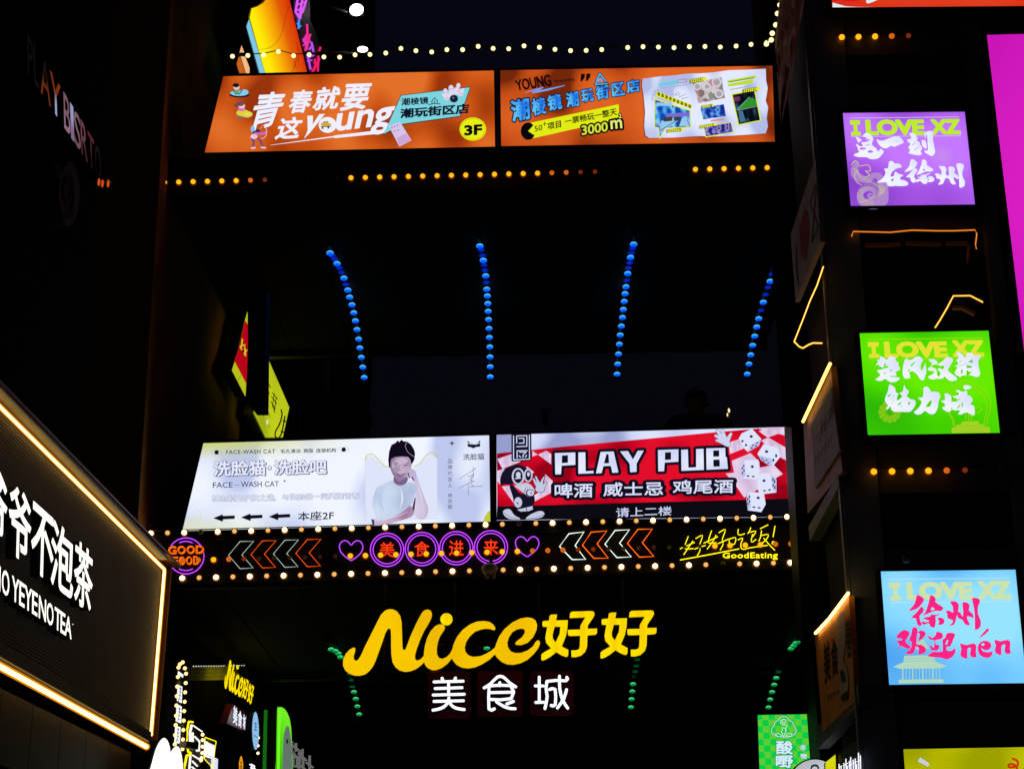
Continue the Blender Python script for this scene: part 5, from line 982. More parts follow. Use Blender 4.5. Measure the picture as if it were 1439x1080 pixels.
d = PP(T, PR, .16); zf = Z(1230, 1030, 6.885); d(Art().poly(zf([(435, 228), (525, 290), (510, 320), (410, 268)])), (200, 206, 220), 1, 'shard'); d(Art().stroke(zf([(1330, 242), (1372, 262), (1378, 305), (1330, 325), (1290, 320), (1300, 295), (1350, 305), (1372, 350), (1320, 400)]), 3.2, sub=3), (200, 52, 6), 1, 'curl')

# LED strip runs round the window openings
LED = em((255, 178, 70), 2.6, True); LED2 = em((255, 150, 50), 1.1, True)
STRIP_GLOW = em((196, 96, 14), .75)  # dim amber standing in for the glow around each strip
def ledstrip(label, pl, runs, mat, off=.08, w=1.6, cat='light strip'):
    P = pl.at(runs[0][0][0], runs[0][0][1], off); T = thing('light_strip', P, label, cat)
    for L in runs:
        m_, ww = (mat, w) if not isinstance(L[0][0], str) else (None, None)
        tubepx('strip', pl, L, ww, m_, T, off, False, 1, 5); tubepx('jacket', pl, L, ww * 2.1, STRIP_GLOW, T, off - .03, False, 1, 6)  # second, wider tube is added to imitate the strip's amber halo
    return T
zf = Z(1080, 310, 3.273)
ledstrip('thin warm light strip round the top of the window under the purple lightbox', PR, [zf([(382, 72), (390, 50), (560, 54), (660, 44), (775, 47)]), zf([(775, 47), (850, 47), (950, 43), (958, 60), (952, 110), (956, 130)])], LED2, .06, 1.1)
ledstrip('loose warm light strip bent above the green lightbox', PR, [zf([(766, 492), (790, 455), (822, 400), (850, 346), (928, 345), (986, 375)])], LED, .06, 1.5)
ledstrip('warm light strip slanting down the lane side wall with a loose looped end', PRW, [zf([(252, 212), (222, 300), (190, 370), (160, 450), (118, 556)]), zf([(118, 556), (140, 578), (158, 586), (185, 570), (205, 562), (245, 563)])], em((255, 190, 80), 3.0, True), .08, 1.4)

# warm-lit board hung on the lane side
T = thing('wall_sign', PRW.at(1158, 735, .1), 'dim white handwritten board in an orange box under a warm tube, lane side', 'sign')
slab('backing', PRW, [(1129, 594), (1167, 514), (1184, 662), (1135, 722)], surf('orange_wood', (.26, .11, .015), .6, 0, .1, 20), T, .05, .06)
slab('sheet', PRW, [(1140, 597), (1168, 545), (1180, 632), (1146, 686)], M_WHITEB, T, .075, .02)
tube('lamp_tube', [PRW.at(1128.5, 592, .10), PRW.at(1166.5, 511, .10)], .018, em((255, 205, 100), 3.0, True), T)
zf = Z(1100, 500, 4.91); A = Art()
for L in ([(225, 580), (250, 530)], [(255, 590), (270, 470), (262, 440)], [(275, 530), (300, 490)], [(290, 520), (295, 410)], [(305, 470), (330, 420)], [(320, 450), (322, 370)], [(335, 420), (340, 300)], [(345, 400), (342, 330)], [(262, 520), (300, 440)], [(310, 400), (345, 330)]): A.stroke(zf(L), 1.2)
for k in range(6): A.stroke(zf([(225 + k * 22, 760 - k * 32), (228 + k * 22, 690 - k * 30)]), .8).stroke(zf([(222 + k * 22, 720 - k * 32), (238 + k * 22, 690 - k * 30)]), .7)
A.stroke(zf([(205, 460), (225, 905), (400, 640)]), .5)
A.build('lettering', PRW, surf('dark_ink', (.02, .015, .02), .6), T, .08)
# heart board high on the lane side
T = thing('wall_sign', PRW.at(1130, 420, .1), 'unlit white board with a dark red heart high on the lane side wall', 'sign')
slab('board', PRW, [(1111, 330), (1146, 222), (1153, 340), (1118, 425)], surf('dim_white_board2', (.30, .28, .26), .7), T, .06, .05)
A = Art().poly([(1123, 322), (1130, 293), (1135, 298), (1137, 330), (1132, 368), (1126, 360)]); A.build('heart', PRW, surf('dull_red', (.25, .01, .012), .6), T, .065)
A = Art().stroke([(1119, 345), (1119.5, 380), (1122, 400)], 1.3).stroke([(1146, 260), (1138, 285), (1150, 318), (1141, 340)], 1.5).stroke([(1147, 262), (1141, 338)], 1.2); A.build('lettering', PRW, surf('dark_ink', (.02, .015, .02), .6), T, .065)
# painted banner at upper right
T = thing('banner', PRW.at(1108, 170, .1), 'faded reddish painted banner at the top of the lane side, beside the climbing bulbs', 'banner')
V, Fc = [], []; nx, ny = 8, 14
out = lambda u, v: (lerp(lerp(1100, 1089, min(v * 2.2, 1)), 1097, max(0, v - .5) * 2) + u * lerp(36, 2, v ** 2.2), lerp(-40, 175, v))
for j in range(ny + 1):
    for i in range(nx + 1):
        x, y_ = out(i / nx, j / ny); V.append(PRW.at(x, y_, .1 + .02 * math.sin(i * 1.3 + j)))
for j in range(ny):
    for i in range(nx): a_ = j * (nx + 1) + i; Fc.append([a_, a_ + 1, a_ + nx + 2, a_ + nx + 1])
bn = bpy.data.materials.new('painted_cloth'); bn.use_nodes = True; nn = bn.node_tree; bs = nn.nodes['Principled BSDF']; bs.inputs['Roughness'].default_value = .9
tx = nn.nodes.new('ShaderNodeTexNoise'); tx.inputs['Scale'].default_value = 2.2; tx.inputs['Distortion'].default_value = 1.6; rp = nn.nodes.new('ShaderNodeValToRGB'); el = rp.color_ramp.elements
el[0].position = .35; el[0].color = (.10, .012, .012, 1); el[1].position = .62; el[1].color = (.42, .36, .36, 1); e3 = el.new(.5); e3.color = (.28, .06, .05, 1)
tcn = nn.nodes.new('ShaderNodeTexCoord'); nn.links.new(tcn.outputs['Object'], tx.inputs['Vector']); nn.links.new(tx.outputs[0], rp.inputs[0]); nn.links.new(rp.outputs[0], bs.inputs['Base Color'])
o = link('cloth', V, Fc, bn, T)
# orange picture board low on the lane side
T = thing('wall_sign', PRW.at(1180, 1010, .1), 'orange picture board with black characters and a pale figure, low on the lane side', 'sign')
slab('board', PRW, [(1145, 893), (1193, 836), (1202, 984), (1156, 1027)], surf('orange_print', (.62, .20, .01), .6, 0, .1, 10, .2), T, .06, .05)
for a_, b_ in (((1146, 889), (1153, 882)), ((1154, 880.5), (1163.5, 870.5)), ((1165, 869), (1192, 833))): tube('lamp_tube', [PRW.at(*a_, .09), PRW.at(*b_, .09)], .016, em((255, 205, 110), 5.0, True), T)
zf = Z(1120, 820, 4.15); INK = surf('dark_ink', (.02, .015, .02), .6); PAL = surf('pale_print', (.45, .36, .28), .6)
text('美', zf([(150, 350), (190, 320), (196, 560), (162, 590)]), .05).build('lettering', PRW, INK, T, .066); text('食', zf([(195, 330), (232, 300), (240, 530), (202, 545)]), .05).build('lettering', PRW, INK, T, .066)
text('善', zf([(280, 205), (312, 180), (318, 430), (292, 440)]), .05).build('lettering', PRW, INK, T, .066)
Art().poly(sm(zf([(232, 250), (240, 190), (258, 160), (275, 215), (282, 300), (275, 400), (268, 440), (292, 500), (298, 600), (280, 660), (255, 660), (250, 560), (245, 440), (232, 350)]))).build('figure', PRW, PAL, T, .069)
Art().poly(sm(zf([(250, 510), (270, 505), (285, 560), (262, 575)]))).poly(zf([(255, 650), (298, 620), (292, 670), (262, 685)])).stroke(zf([(240, 290), (270, 280)]), .6).stroke(zf([(240, 320), (272, 330)]), .6).build('figure_detail', PRW, INK, T, .072)
A = Art()
for k in range(4): A.stroke(zf([(180 + k * 18, 640 - k * 8), (184 + k * 18, 690 - k * 14)]), 1.1).stroke(zf([(176 + k * 18, 660 - k * 10), (192 + k * 18, 645 - k * 8)]), 1)
A.build('lettering', PRW, surf('green_ink', (.03, .09, .04), .6), T, .066)
# white letters and yellow pane at the foot of the lane side
T = thing('wall_sign', PRW.at(1195, 1085, .1), 'bright white upright letters low on the lane side, right of the round sign', 'sign')
slab('fascia', PRW, [(1172, 1062), (1210, 1035), (1213, 1100), (1174, 1110)], M_FRAME, T, .03, .05)
A = Art(); zf = Z(1120, 820, 4.15)
for x, y0, y1 in ((244, 1050, 1100), (256, 1062, 1100), (272, 1045, 1100), (284, 1020, 1100), (292, 1060, 1100), (304, 1032, 1100), (312, 1010, 1100), (326, 1025, 1100), (338, 1018, 1100), (346, 1050, 1100), (357, 985, 1100), (368, 1000, 1100)): A.stroke(zf([(x, y0), (x + 2, y1)]), 1.0)
for x, y_ in ((250, 1065), (284, 1050), (308, 1055), (335, 1040), (360, 1030)): A.stroke(zf([(x - 8, y_ + 6), (x + 10, y_ - 6)]), .9)
A.build('lettering', PRW, em((240, 244, 255), 1.2, True), T, .08, .004)
T = thing('lightbox', PRW.at(1168, 1085, .1), 'small yellow lightbox corner behind the round white sign', 'lightbox')
slab('case', PRW, [(1158, 1072), (1174.5, 1057), (1176, 1110), (1159, 1112)], M_FRAME, T, .05, .1); Art().poly([(1160, 1070.5), (1174, 1059.5), (1175, 1108), (1160, 1108)]).build('panel', PRW, em((226, 226, 20), .9, True), T, .06)
PG = Plane(1100, 1040, 20.5)
T = lightbox('lightbox', 'green checked upright lightbox with a cloud emblem and white characters at lower right', 'lightbox', PG, [(1064.8, 1003.8), (1134, 1002.6), (1141, 1100), (1068, 1100)], em_field([(10, 205, 70), (92, 205, 50)], (1, 1, 1), 1, 1.0, 'checker', light=True), .1, .2, 2)
_m = T.children[-1].data.materials[0]
for nd in _m.node_tree.nodes:
    if nd.type == 'TEX_CHECKER': nd.inputs['Scale'].default_value = 8.0
    if nd.type == 'MAPPING': nd.inputs['Scale'].default_value = (1.0, .001, 1.35)
d = PP(T, PG, .1); zf = Z(1050, 990, 8.465)
cl = [(432, 380), (400, 378), (340, 365), (295, 330), (290, 285), (318, 250), (330, 205), (370, 180), (395, 145), (430, 135), (470, 145), (495, 180), (540, 200), (550, 240), (580, 280), (575, 330), (530, 368), (470, 380)]
d(Art().stroke(zf(cl), 1.9, True, sub=2), (20, 120, 70), 1, 'emblem'); d(Art().stroke(zf(cl), .95, True, sub=2).stroke(zf([(435, 380), (410, 320), (432, 265), (462, 300), (435, 380)]), .8, sub=3).stroke(zf([(335, 345), (370, 335), (410, 370), (370, 375), (335, 345)]), .7, sub=2).stroke(zf([(535, 340), (500, 335), (460, 368), (505, 372), (535, 340)]), .7, sub=2).stroke(zf([(400, 170), (400, 220), (440, 235), (475, 245), (455, 300)]), .8, sub=3).stroke(zf([(432, 215), (412, 190), (432, 165), (460, 185), (455, 210), (432, 215)]), .8, sub=2), (214, 236, 245), 2, 'emblem')
for ch, q in (('酸', (345, 425, 542, 585)), ('嘢', (340, 600, 545, 745)), ('非', (630, 472, 700, 540)), ('物', (634, 576, 710, 640))):
    x0, y0, x1, y1 = q; d(text(ch, zf([(x0, y0), (x1, y0 - 3), (x1, y1), (x0, y1)]), -.075, fit=-.03), (20, 130, 80), 1); d(text(ch, zf([(x0, y0), (x1, y0 - 3), (x1, y1), (x0, y1)]), -.03, fit=-.03), (210, 236, 250), 2)
PC = Plane(1145, 1100, 18.0)
T = thing('round_sign', PC.at(1145, 1135), 'round pale grey sign with a black rim rising at the bottom edge, lower right', 'sign')
o_ = [(1145 + 38 * math.cos(R(t)), 1103 + 38.5 * math.sin(R(t))) for t in range(0, 360, 9)]; slab('rim', PC, o_, M_FRAME, T, .06, .12)
Art().ell(1145, 1103, 36.2, 36.6, 40).build('panel', PC, em_field([(214, 218, 224), (150, 155, 160)], (1, 1, 1), 1.2, .9, pos=[.2, .95], radial=1.2), T, .065)
Art().stroke([(1139.5, 1081), (1141, 1076), (1145, 1074.6), (1149, 1076), (1150.5, 1081)], [1.6, 3, 3.4, 3, 1.6], sub=3).build('emblem', PC, em((45, 60, 78), .8), T, .07)

# ================================================================ near left: black sign with white letters
TY = lambda x, y0, x0=230: y0 + (x - x0) * (1390 - y0) / (830 - x0)       # follow a lane-side horizontal
T = thing('shop_sign', PT.at(100, 1060, 0), 'black textured shop sign with white letters and a glowing amber edge, at the left', 'sign')
XL = -150
top = lambda x: TY(x, 796.5); bot = lambda x: TY(x, 1036)
q = [(XL, top(XL)), (232, 798.5), (211, 1037), (XL, TY(XL, 1037, 211))]
slab('panel', PT, q, M_TEA, T, -.06, .03)
def plate(name, a, b, o0, o1, th, mat):
    """a strip standing out from the wall between pixels a and b, from offset o0 to o1"""
    A0, B0 = PT.at(*a, o0), PT.at(*b, o0); n_ = PT.n; up_ = (B0 - A0).normalized().cross(n_)
    V, Fc = [], []; f = [A0, B0, B0 + n_ * (o1 - o0), A0 + n_ * (o1 - o0)]; prismw(V, Fc, f, [v + up_ * th for v in f]); return link(name, V, Fc, mat, T)
tl, tr, br_, bl_ = (XL, TY(XL, 796.5)), (233.5, 797.5), (213, 1040), (XL, TY(XL, 1040, 213))
p1 = plate('return', tl, tr, -.09, .045, -.02, M_BRONZE); p2 = plate('return', tr, br_, -.09, -.035, .02, M_BRONZE)
slab('bottom_frame', PT, [(XL, TY(XL, 1026, 212)), (213, 1028), (212, 1042), (XL, TY(XL, 1041, 212))], M_FRAME, T, .02, .1)
slab('top_cap', PT, [(XL, TY(XL, 781, 236)), (237, 783), (236, 786), (XL, TY(XL, 784, 236))], surf('grey_trim', (.16, .16, .17), .5), T, .045, .14)
AMB = em((255, 210, 120), 4.6, True); AMB_GLOW = em((236, 140, 20), .9)
def led(a, b, off, r):
    tube('light_strip', [PT.at(*a, off), PT.at(*b, off)], r, AMB, T); tube('strip_glow', [PT.at(*a, off - r * 1.6), PT.at(*b, off - r * 1.6)], r * 1.9, AMB_GLOW, T, 8)  # wider tube added behind each strip to imitate its amber glow
led((XL, TY(XL, 799, 231)), (231, 799.5), -.03, .010); led((231, 801), (212, 1033), -.03, .011); led((XL, TY(XL, 1049, 207)), (206, 1048.5), -.02, .016)
def tea(ch, q, d=.02):
    A = text(ch, q, d); o = A.build('letter', PT, M_FRAME, T, .045, .07); text(ch, q, d).build('face', PT, em((255, 250, 238), 1.3, True), o, .05)
t1 = lambda x: 683 + .875 * (x - 22); b1 = lambda x: 781 + .765 * (x - 22)
for ch, x0, x1 in (('爷', -22, 10), ('爷', 12, 43.5), ('不', 44, 75), ('泡', 71.5, 103), ('茶', 104, 130)):
    tea(ch, [(x0 + 2, t1(x0)), (x1 + 1, t1(x1)), (x1 - 1, b1(x1)), (x0 - 1, b1(x0))], .035)
t2 = lambda x: 801 + .733 * (x - 8); b2 = lambda x: 836 + .667 * (x - 8)
for ch, x0, x1 in (('N', -11, 1), ('O', 3, 13.5), ('Y', 17, 27), ('E', 27.5, 35), ('Y', 35, 45), ('E', 45.5, 53), ('N', 55, 65), ('O', 66, 75.5), ('T', 77, 86), ('E', 85.5, 92), ('A', 91.5, 101)):
    tea(ch, [(x0, t2(x0)), (x1, t2(x1)), (x1 - .6, b2(x1)), (x0 - .6, b2(x0))], .03)
tea('.', [(101.5, 874), (103.5, 875.5), (103.5, 879), (101.5, 878)], .03)

# unlit letters higher on the same building, reflected light painted as dim glow
T = thing('channel_letter_sign', PT.at(100, 250, 0), 'row of dim pinkish letters on the dark wall at upper left', 'sign')
lt = lambda x: 130 + 1.60 * (x - 90); lb = lambda x: 184 + 1.50 * (x - 92)
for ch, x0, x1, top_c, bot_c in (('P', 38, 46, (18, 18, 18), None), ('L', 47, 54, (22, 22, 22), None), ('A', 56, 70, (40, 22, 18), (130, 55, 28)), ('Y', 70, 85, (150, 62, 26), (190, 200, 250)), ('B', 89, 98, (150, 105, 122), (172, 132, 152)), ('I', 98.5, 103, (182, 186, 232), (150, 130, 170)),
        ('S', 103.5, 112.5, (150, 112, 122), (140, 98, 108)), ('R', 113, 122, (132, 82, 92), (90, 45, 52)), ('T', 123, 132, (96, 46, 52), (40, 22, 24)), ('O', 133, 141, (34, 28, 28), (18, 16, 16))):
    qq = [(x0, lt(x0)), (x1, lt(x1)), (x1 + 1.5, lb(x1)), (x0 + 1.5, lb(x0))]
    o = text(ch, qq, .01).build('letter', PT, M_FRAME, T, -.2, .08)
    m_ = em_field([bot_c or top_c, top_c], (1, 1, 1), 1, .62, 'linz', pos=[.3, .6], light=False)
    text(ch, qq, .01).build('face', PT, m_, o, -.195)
T = thing('wall_lamp', PT.at(148, 262, 0), 'three tiny orange lamps on the wall below the dim letters', 'lights')
for x, y_ in ((139, 256), (144, 258), (152, 258)):
    b_ = place('bulb', ball_mesh('bulb', .022, em((225, 84, 24), .8)), PT.at(x, y_, -.15), T); b_.scale = (.5, .5, 1.6)
tube('bracket', [PT.at(136, 250, -.2), PT.at(155, 256, -.2)], .02, M_STEEL, T)
T = thing('wall_ornament', PT.at(95, 320, 0), 'barely visible oval ribbed ornament below the dim letters at upper left', 'ornament')
Art().ell(97, 272, 15, 46, 28).build('body', PT, surf('ornament_grey', (.05, .035, .04), .8, 0, 1.0, 30), T, -.15, .1)
RL = Art()
for k in range(9): RL.stroke([(97 + (3 + k * 1.3) * math.cos(t + k), 272 + (8 + k * 4) * math.sin(t + k)) for t in [q_ * .4 for q_ in range(9)]], .9, sub=2)
RL.build('relief', PT, surf('relief_grey', (.13, .09, .10), .8), T, -.135, .02)
for k in range(7): slab('rib', PT, [(74 + k * 1.2, 229 + k * 3), (86, 227 + k * 3 + 3), (86, 228 + k * 3 + 3), (74 + k * 1.2, 230 + k * 3)], surf('ornament_grey', (.16, .11, .13), .6), T, -.12, .03)

# ================================================================ white eared sign at the foot of the near shop
PE = Plane(232, 1070, 13.4)
T = thing('eared_sign', PE.at(232, 1130), 'glowing white sign with two pointed ears at the bottom left, black sides', 'sign')
zf = Z(200, 910, 6.35)
ear = sm(zf([(40, 1250), (60, 1120), (80, 1040), (120, 900), (160, 825), (195, 800), (225, 825), (245, 880), (252, 925), (275, 895), (305, 874), (330, 890), (350, 950), (362, 1040), (368, 1120), (370, 1250)]))
o = slab('case', PE, [(x - 3.5, y_ - .3) for x, y_ in ear], M_FRAME, T, -.002, .14); Art().poly(ear).build('face', PE, em((255, 253, 240), 1.25, True), T, 0.02)

# ================================================================ signs along the left side of the lane
T = thing('vertical_sign', PLW.at(250, 1060, .3), 'tall narrow sign edged with warm bulbs and white outlined characters, left of the lane', 'sign')
zf = Z(200, 910, 6.35)
slab('board', PLW, zf([(318, 110), (395, 180), (362, 930), (285, 905)]), M_FRAME, T, .25, .12)
A = Art(); B = Art(); W_ = Art()
for q in ([(322, 205), (368, 238), (364, 262), (318, 232)], [(318, 325), (358, 345), (352, 490), (312, 465)], [(310, 500), (352, 520), (347, 670), (300, 650)], [(297, 690), (342, 705), (336, 850), (288, 840)]):
    B.poly(zf([(x - 4, y_ + 4) for x, y_ in q])); A.poly(zf(q))
B.build('block_shadow', PLW, em((205, 205, 200), .5), T, .27); A.build('block', PLW, em((250, 250, 250), 1.1, True), T, .29, .004)
for x0, y0 in ((330, 350), (322, 530), (310, 715)):
    W_.stroke(zf([(x0, y0 + 6), (x0 + 20, y0 + 14)]), .9).stroke(zf([(x0 + 2, y0 + 36), (x0 + 20, y0 + 44)]), .9).stroke(zf([(x0 + 10, y0), (x0 + 6, y0 + 70)]), 1).stroke(zf([(x0 - 4, y0 + 68), (x0 + 18, y0 + 76)]), .9).stroke(zf([(x0 - 6, y0 + 100), (x0 + 18, y0 + 108)]), .8).stroke(zf([(x0 + 4, y0 + 80), (x0 - 6, y0 + 122)]), .8)
W_.build('lettering', PLW, em((20, 16, 16)), T, .30)
VB = ball_mesh('bulb', .023, em((255, 200, 130), 2.2, True))
for x, y_ in ((360, 127), (335, 145), (323, 172), (318, 257), (312, 343), (308, 428), (305, 512), (302, 603), (298, 686), (293, 775), (290, 858), (380, 180), (390, 228), (387, 311), (382, 394), (378, 478), (373, 561), (369, 646), (366, 730), (362, 815), (358, 900)): place('bulb', VB, PLW.at(*zf([(x, y_)])[0], .30), T)
# yellow-edged neon shop sign
T = thing('vertical_sign', PLW.at(275, 1085, .3), 'yellow-edged sign with white strokes and bulbs, second from the left along the lane', 'sign')
slab('board', PLW, zf([(400, 650), (545, 740), (540, 1010), (480, 1100), (370, 1100), (385, 950), (395, 930)]), M_BOARD, T, .2, .12)
tubepx('edge_tube', PLW, zf([(450, 660), (415, 655), (402, 720), (398, 850), (410, 925), (432, 935)]), 3.0, em((250, 236, 10), 1.3, True), T, .28); tubepx('edge_tube', PLW, zf([(432, 945), (395, 960), (380, 1040), (376, 1110)]), 3.4, em((250, 236, 10), 1.3, True), T, .28)
A = Art()
for L, w_ in (([(440, 690), (425, 760), (430, 860)], 3.4), ([(455, 690), (535, 745)], 1.8), ([(450, 760), (450, 850)], 3.4), ([(470, 790), (510, 830), (508, 915)], 2.4), ([(475, 860), (490, 915)], 3), ([(430, 965), (420, 1090)], 3), ([(450, 955), (525, 1000)], 2), ([(450, 1010), (490, 1050)], 2.4), ([(445, 1060), (480, 1090)], 2.4)): A.stroke(zf(L), w_)
A.build('lettering', PLW, em((255, 250, 240), 1.1, True), T, .27, .004)
VB2 = ball_mesh('bulb', .023, em((255, 210, 160), 2.0, True))
for x, y_ in ((538, 772), (538, 820), (536, 878), (534, 934), (528, 978), (524, 1000)): place('bulb', VB2, PLW.at(*zf([(x, y_)])[0], .30), T)
T = thing('junction_box', PLW.at(270, 1045, .4), 'small grey box in front of the yellow-edged sign', 'box')
slab('body', PLW, zf([(395, 830), (505, 842), (498, 905), (386, 880)]), surf('grey_box', (.30, .28, .25), .6), T, .40, .08); slab('lid', PLW, zf([(405, 838), (495, 848), (490, 895), (396, 874)]), surf('grey_box_lid', (.34, .32, .28), .6), T, .408, .006)
Art().stroke(zf([(430, 862), (455, 864)]), .7).build('mark', PLW, INK, T, .412)
T = thing('lightbox', PLW.at(297, 1085, .3), 'small white lightbox in a bright yellow square tube frame beside the lane', 'lightbox')
slab('panel', PLW, zf([(572, 830), (648, 868), (640, 985), (566, 965)]), em((252, 252, 255), 1.1, True), T, .27, .03); tubepx('edge_tube', PLW, zf([(560, 795), (658, 832), (630, 1068), (552, 985)]), 1.5, em((250, 236, 10), 1.3, True), T, .28, True)
slab('case', PLW, zf([(556, 790), (662, 828), (632, 1072), (548, 988)]), M_FRAME, T, .23, .1)
A = Art()
for x, y_ in ((590, 840), (605, 850), (622, 860), (580, 950), (600, 962), (618, 970)): A.stroke(zf([(x, y_), (x + 8, y_ + 6)]), .9)
A.build('lettering', PLW, em((80, 80, 90), .8), T, .285)
T = thing('lightbox', PLW.at(306, 1090, .3), 'thin upright white light at the bottom edge right of the yellow square frame', 'lightbox')
slab('panel', PLW, [(303, 1064), (306.4, 1066), (305, 1100), (301.5, 1100)], em((225, 225, 255), 1.0, True), T, .3, .06); slab('case', PLW, [(302, 1062), (307.4, 1065), (306.4, 1104), (300.5, 1104)], M_FRAME, T, .28, .1)
# little repeat of the yellow script sign, seen edge-on
T = thing('channel_letter_sign', PLW.at(336, 1035, .3), 'small steep repeat of the yellow script sign above a maroon plate, left wall', 'sign')
def warp(P_, dst, src=(484, 850, 924, 950)):
    (TL, TR, BR, BL) = dst; x0, y0, x1, y1 = src; out = []
    for p in P_:
        u = (p[0] - x0) / (x1 - x0); v = (p[1] - y0) / (y1 - y0)
        out.append(tuple((TL[k]*(1-u) + TR[k]*u) * (1-v) + (BL[k]*(1-u) + BR[k]*u) * v for k in (0, 1)))
    return out
dst = [(318.5, 918), (358, 962), (353, 1003), (315.5, 966)]
YS = em((255, 226, 0), 1.0, True)
Art().poly(warp(nice, dst)).ell(334, 937, 1.6, 3).build('letter', PLW, YS, T, .3, .004)
for a_, b_, c_ in HAO: Art().poly([warp(a_, dst), warp(b_, dst)]).build('letter', PLW, YS, T, .3, .004); Art().poly(warp(c_, dst)).build('letter', PLW, YS, T, .3, .004)
zf = Z(300, 900, 6)
slab('plate', PLW, zf([(165, 530), (290, 610), (285, 770), (110, 695)]), surf('maroon_plate', (.28, .015, .06), .4), T, .22, .1)
for k, ch in enumerate('美食城'): text(ch, zf([(170 + k * 42, 535 + k * 38), (205 + k * 40, 570 + k * 38), (200 + k * 38, 715 + k * 22), (165 + k * 42, 690 + k * 22)]), .03).build('letter', PLW, em((225, 240, 255), 1.1, True), T, .27, .004)
T = thing('round_sign', PLW.at(355, 1055, .4), 'pale blue oval sign seen edge-on below the small yellow script', 'sign')
ov = zf([(355 + 28 * math.cos(R(t)) - 10 * math.sin(R(t)) * -.0, 757 + 160 * math.sin(R(t)) + 30 * math.cos(R(t)) * .3) for t in range(0, 360, 15)])
slab('case', PLW, [(x - .6, y_ + .6) for x, y_ in ov], M_FRAME, T, .38, .1); Art().poly(ov).build('panel', PLW, em((142, 190, 232), 1.0, True), T, .39)
A = Art()
for L in ([(345, 690), (368, 700)], [(348, 715), (366, 725)], [(356, 685), (356, 755)], [(346, 745), (366, 752)], [(338, 790), (372, 815)]): A.stroke(zf(L), 1.1)
A.build('lettering', PLW, em((40, 120, 150), .8), T, .395)
T = string('three small warm bulbs one above another beside the pale blue oval sign', PLW, [(363, 1036), (362.5, 1047), (362.5, 1057.5)], [0, 0, 0], .35, [VB2])
T = thing('neon_tube', PLW.at(373, 1080, .3), 'thin dim green upright tube left of the bright green sign', 'light strip'); tube('tube', [PLW.at(373.5, 997, .3), PLW.at(371, 1100, .3)], .028, em((20, 110, 20), .85, True), T); tube('clip', [PLW.at(374, 1040, .28), PLW.at(371.5, 1040.5, .28)], .02, M_FRAME, T)
T = thing('lightbox', PLW.at(400, 1080, .4), 'bright green round-shouldered upright lightbox at lower left of the lane', 'lightbox')
gb = sm(zf([(538, 575), (550, 560), (575, 558), (610, 585), (640, 650), (655, 740), (660, 860), (662, 1200), (524, 1200), (528, 1000), (532, 800)]))
slab('case', PLW, [(x + .6, y_ - .5) for x, y_ in gb], M_FRAME, T, .28, .2)
Art().poly(gb).build('panel', PLW, em_field([(50, 176, 8), (84, 226, 10), (120, 245, 40)], (1, 1, 1), 1, .95, 'linz', pos=[.1, .6, .95]), T, .3)
Art().stroke(zf([(560, 580), (552, 760), (545, 1180)]), 4).build('lit_edge', PLW, em((120, 250, 40), 1.0), T, .305)
Art().poly(sm(zf([(618, 718), (600, 760), (588, 850), (585, 1200), (662, 1200), (658, 900), (650, 800), (636, 725)]))).build('inset', PLW, em((112, 128, 118), .8), T, .31); Art().ell(*zf([(622, 845)])[0], 1.6, 3.6).build('mark', PLW, em((30, 60, 40), .6), T, .315)
T = thing('channel_letter_sign', PLW.at(428, 1090, .4), 'unlit pale grey channel letters just right of the green lightbox', 'sign')
A = Art(); 
for L in ([(665, 850), (662, 950)], [(640, 1000), (665, 900)], [(700, 865), (700, 925)], [(675, 880), (722, 920)], [(680, 940), (675, 1050), (710, 1060), (712, 980), (680, 950)], [(735, 930), (725, 1080)], [(755, 915), (752, 985)], [(725, 945), (785, 1005)], [(760, 990), (760, 1080)], [(725, 1040), (775, 1080)], [(815, 970), (815, 1080)], [(790, 1025), (840, 1065)], [(660, 960), (720, 990)]): A.stroke(zf(L), 2.4)
A.build('lettering', PLW, em((112, 112, 108), .8), T, .3, .02)  # unlit letters, the light on them put in as a dim glow
slab('rail', PLW, zf([(640, 1090), (850, 1110), (850, 1120), (640, 1100)]), M_STEEL, T, .22, .04)
T = thing('channel_letter_sign', PLW.at(345, 1090, .4), 'small orange and white glyphs at the bottom edge below the oval sign', 'sign')
A = Art().stroke(zf([(235, 975), (222, 1030), (225, 1090)]), 1.6).stroke(zf([(235, 975), (246, 1030), (244, 1090)]), 1.6).stroke(zf([(222, 1035), (248, 1045)]), 1.2); A.build('letter', PLW, em((235, 150, 20), 1), T, .3, .006)
A = Art()
for L in ([(310, 1040), (345, 1052)], [(325, 1040), (322, 1090)], [(345, 1060), (345, 1090)], [(318, 1066), (352, 1080)]): A.stroke(zf(L), 2)
A.build('letter', PLW, em((245, 245, 255), 1.1), T, .3, .006)
# rows of small white lamps
T = thing('light_strip', PLW.at(310, 936, .2), 'dotted line of tiny white lamps above the pale wall panel, left of the lane', 'light strip')
WL = ball_mesh('lamp', .009, em((215, 225, 205), 1.0, True))
for k in range(27):
    x = 272 + k * 3.55
    if 315 < x < 322: continue
    place('lamp', WL, PLW.at(x, 935.6 - k * .06, .25), T)
tube('rail', [PLW.at(270, 934, .24), PLW.at(440, 932, .24)], .012, M_STEEL, T)
T = thing('light_strip', PLW.at(278, 852, .2), 'four white lamps in a short row high on the left under the lower footbridge', 'light strip')
WL2 = ball_mesh('lamp', .017, em((225, 232, 235), 1.2, True))
for k in range(4): o = place('lamp', WL2, PLW.at(270.5 + k * 5, 852.2, .25), T); o.scale = (1, 1.4, .8)
tube('rail', [PLW.at(267, 851, .24), PLW.at(288, 851, .24)], .012, M_STEEL, T); tube('post', [PLW.at(266, 852, .24), PLW.at(265.5, 925, .24)], .015, M_STEEL, T)
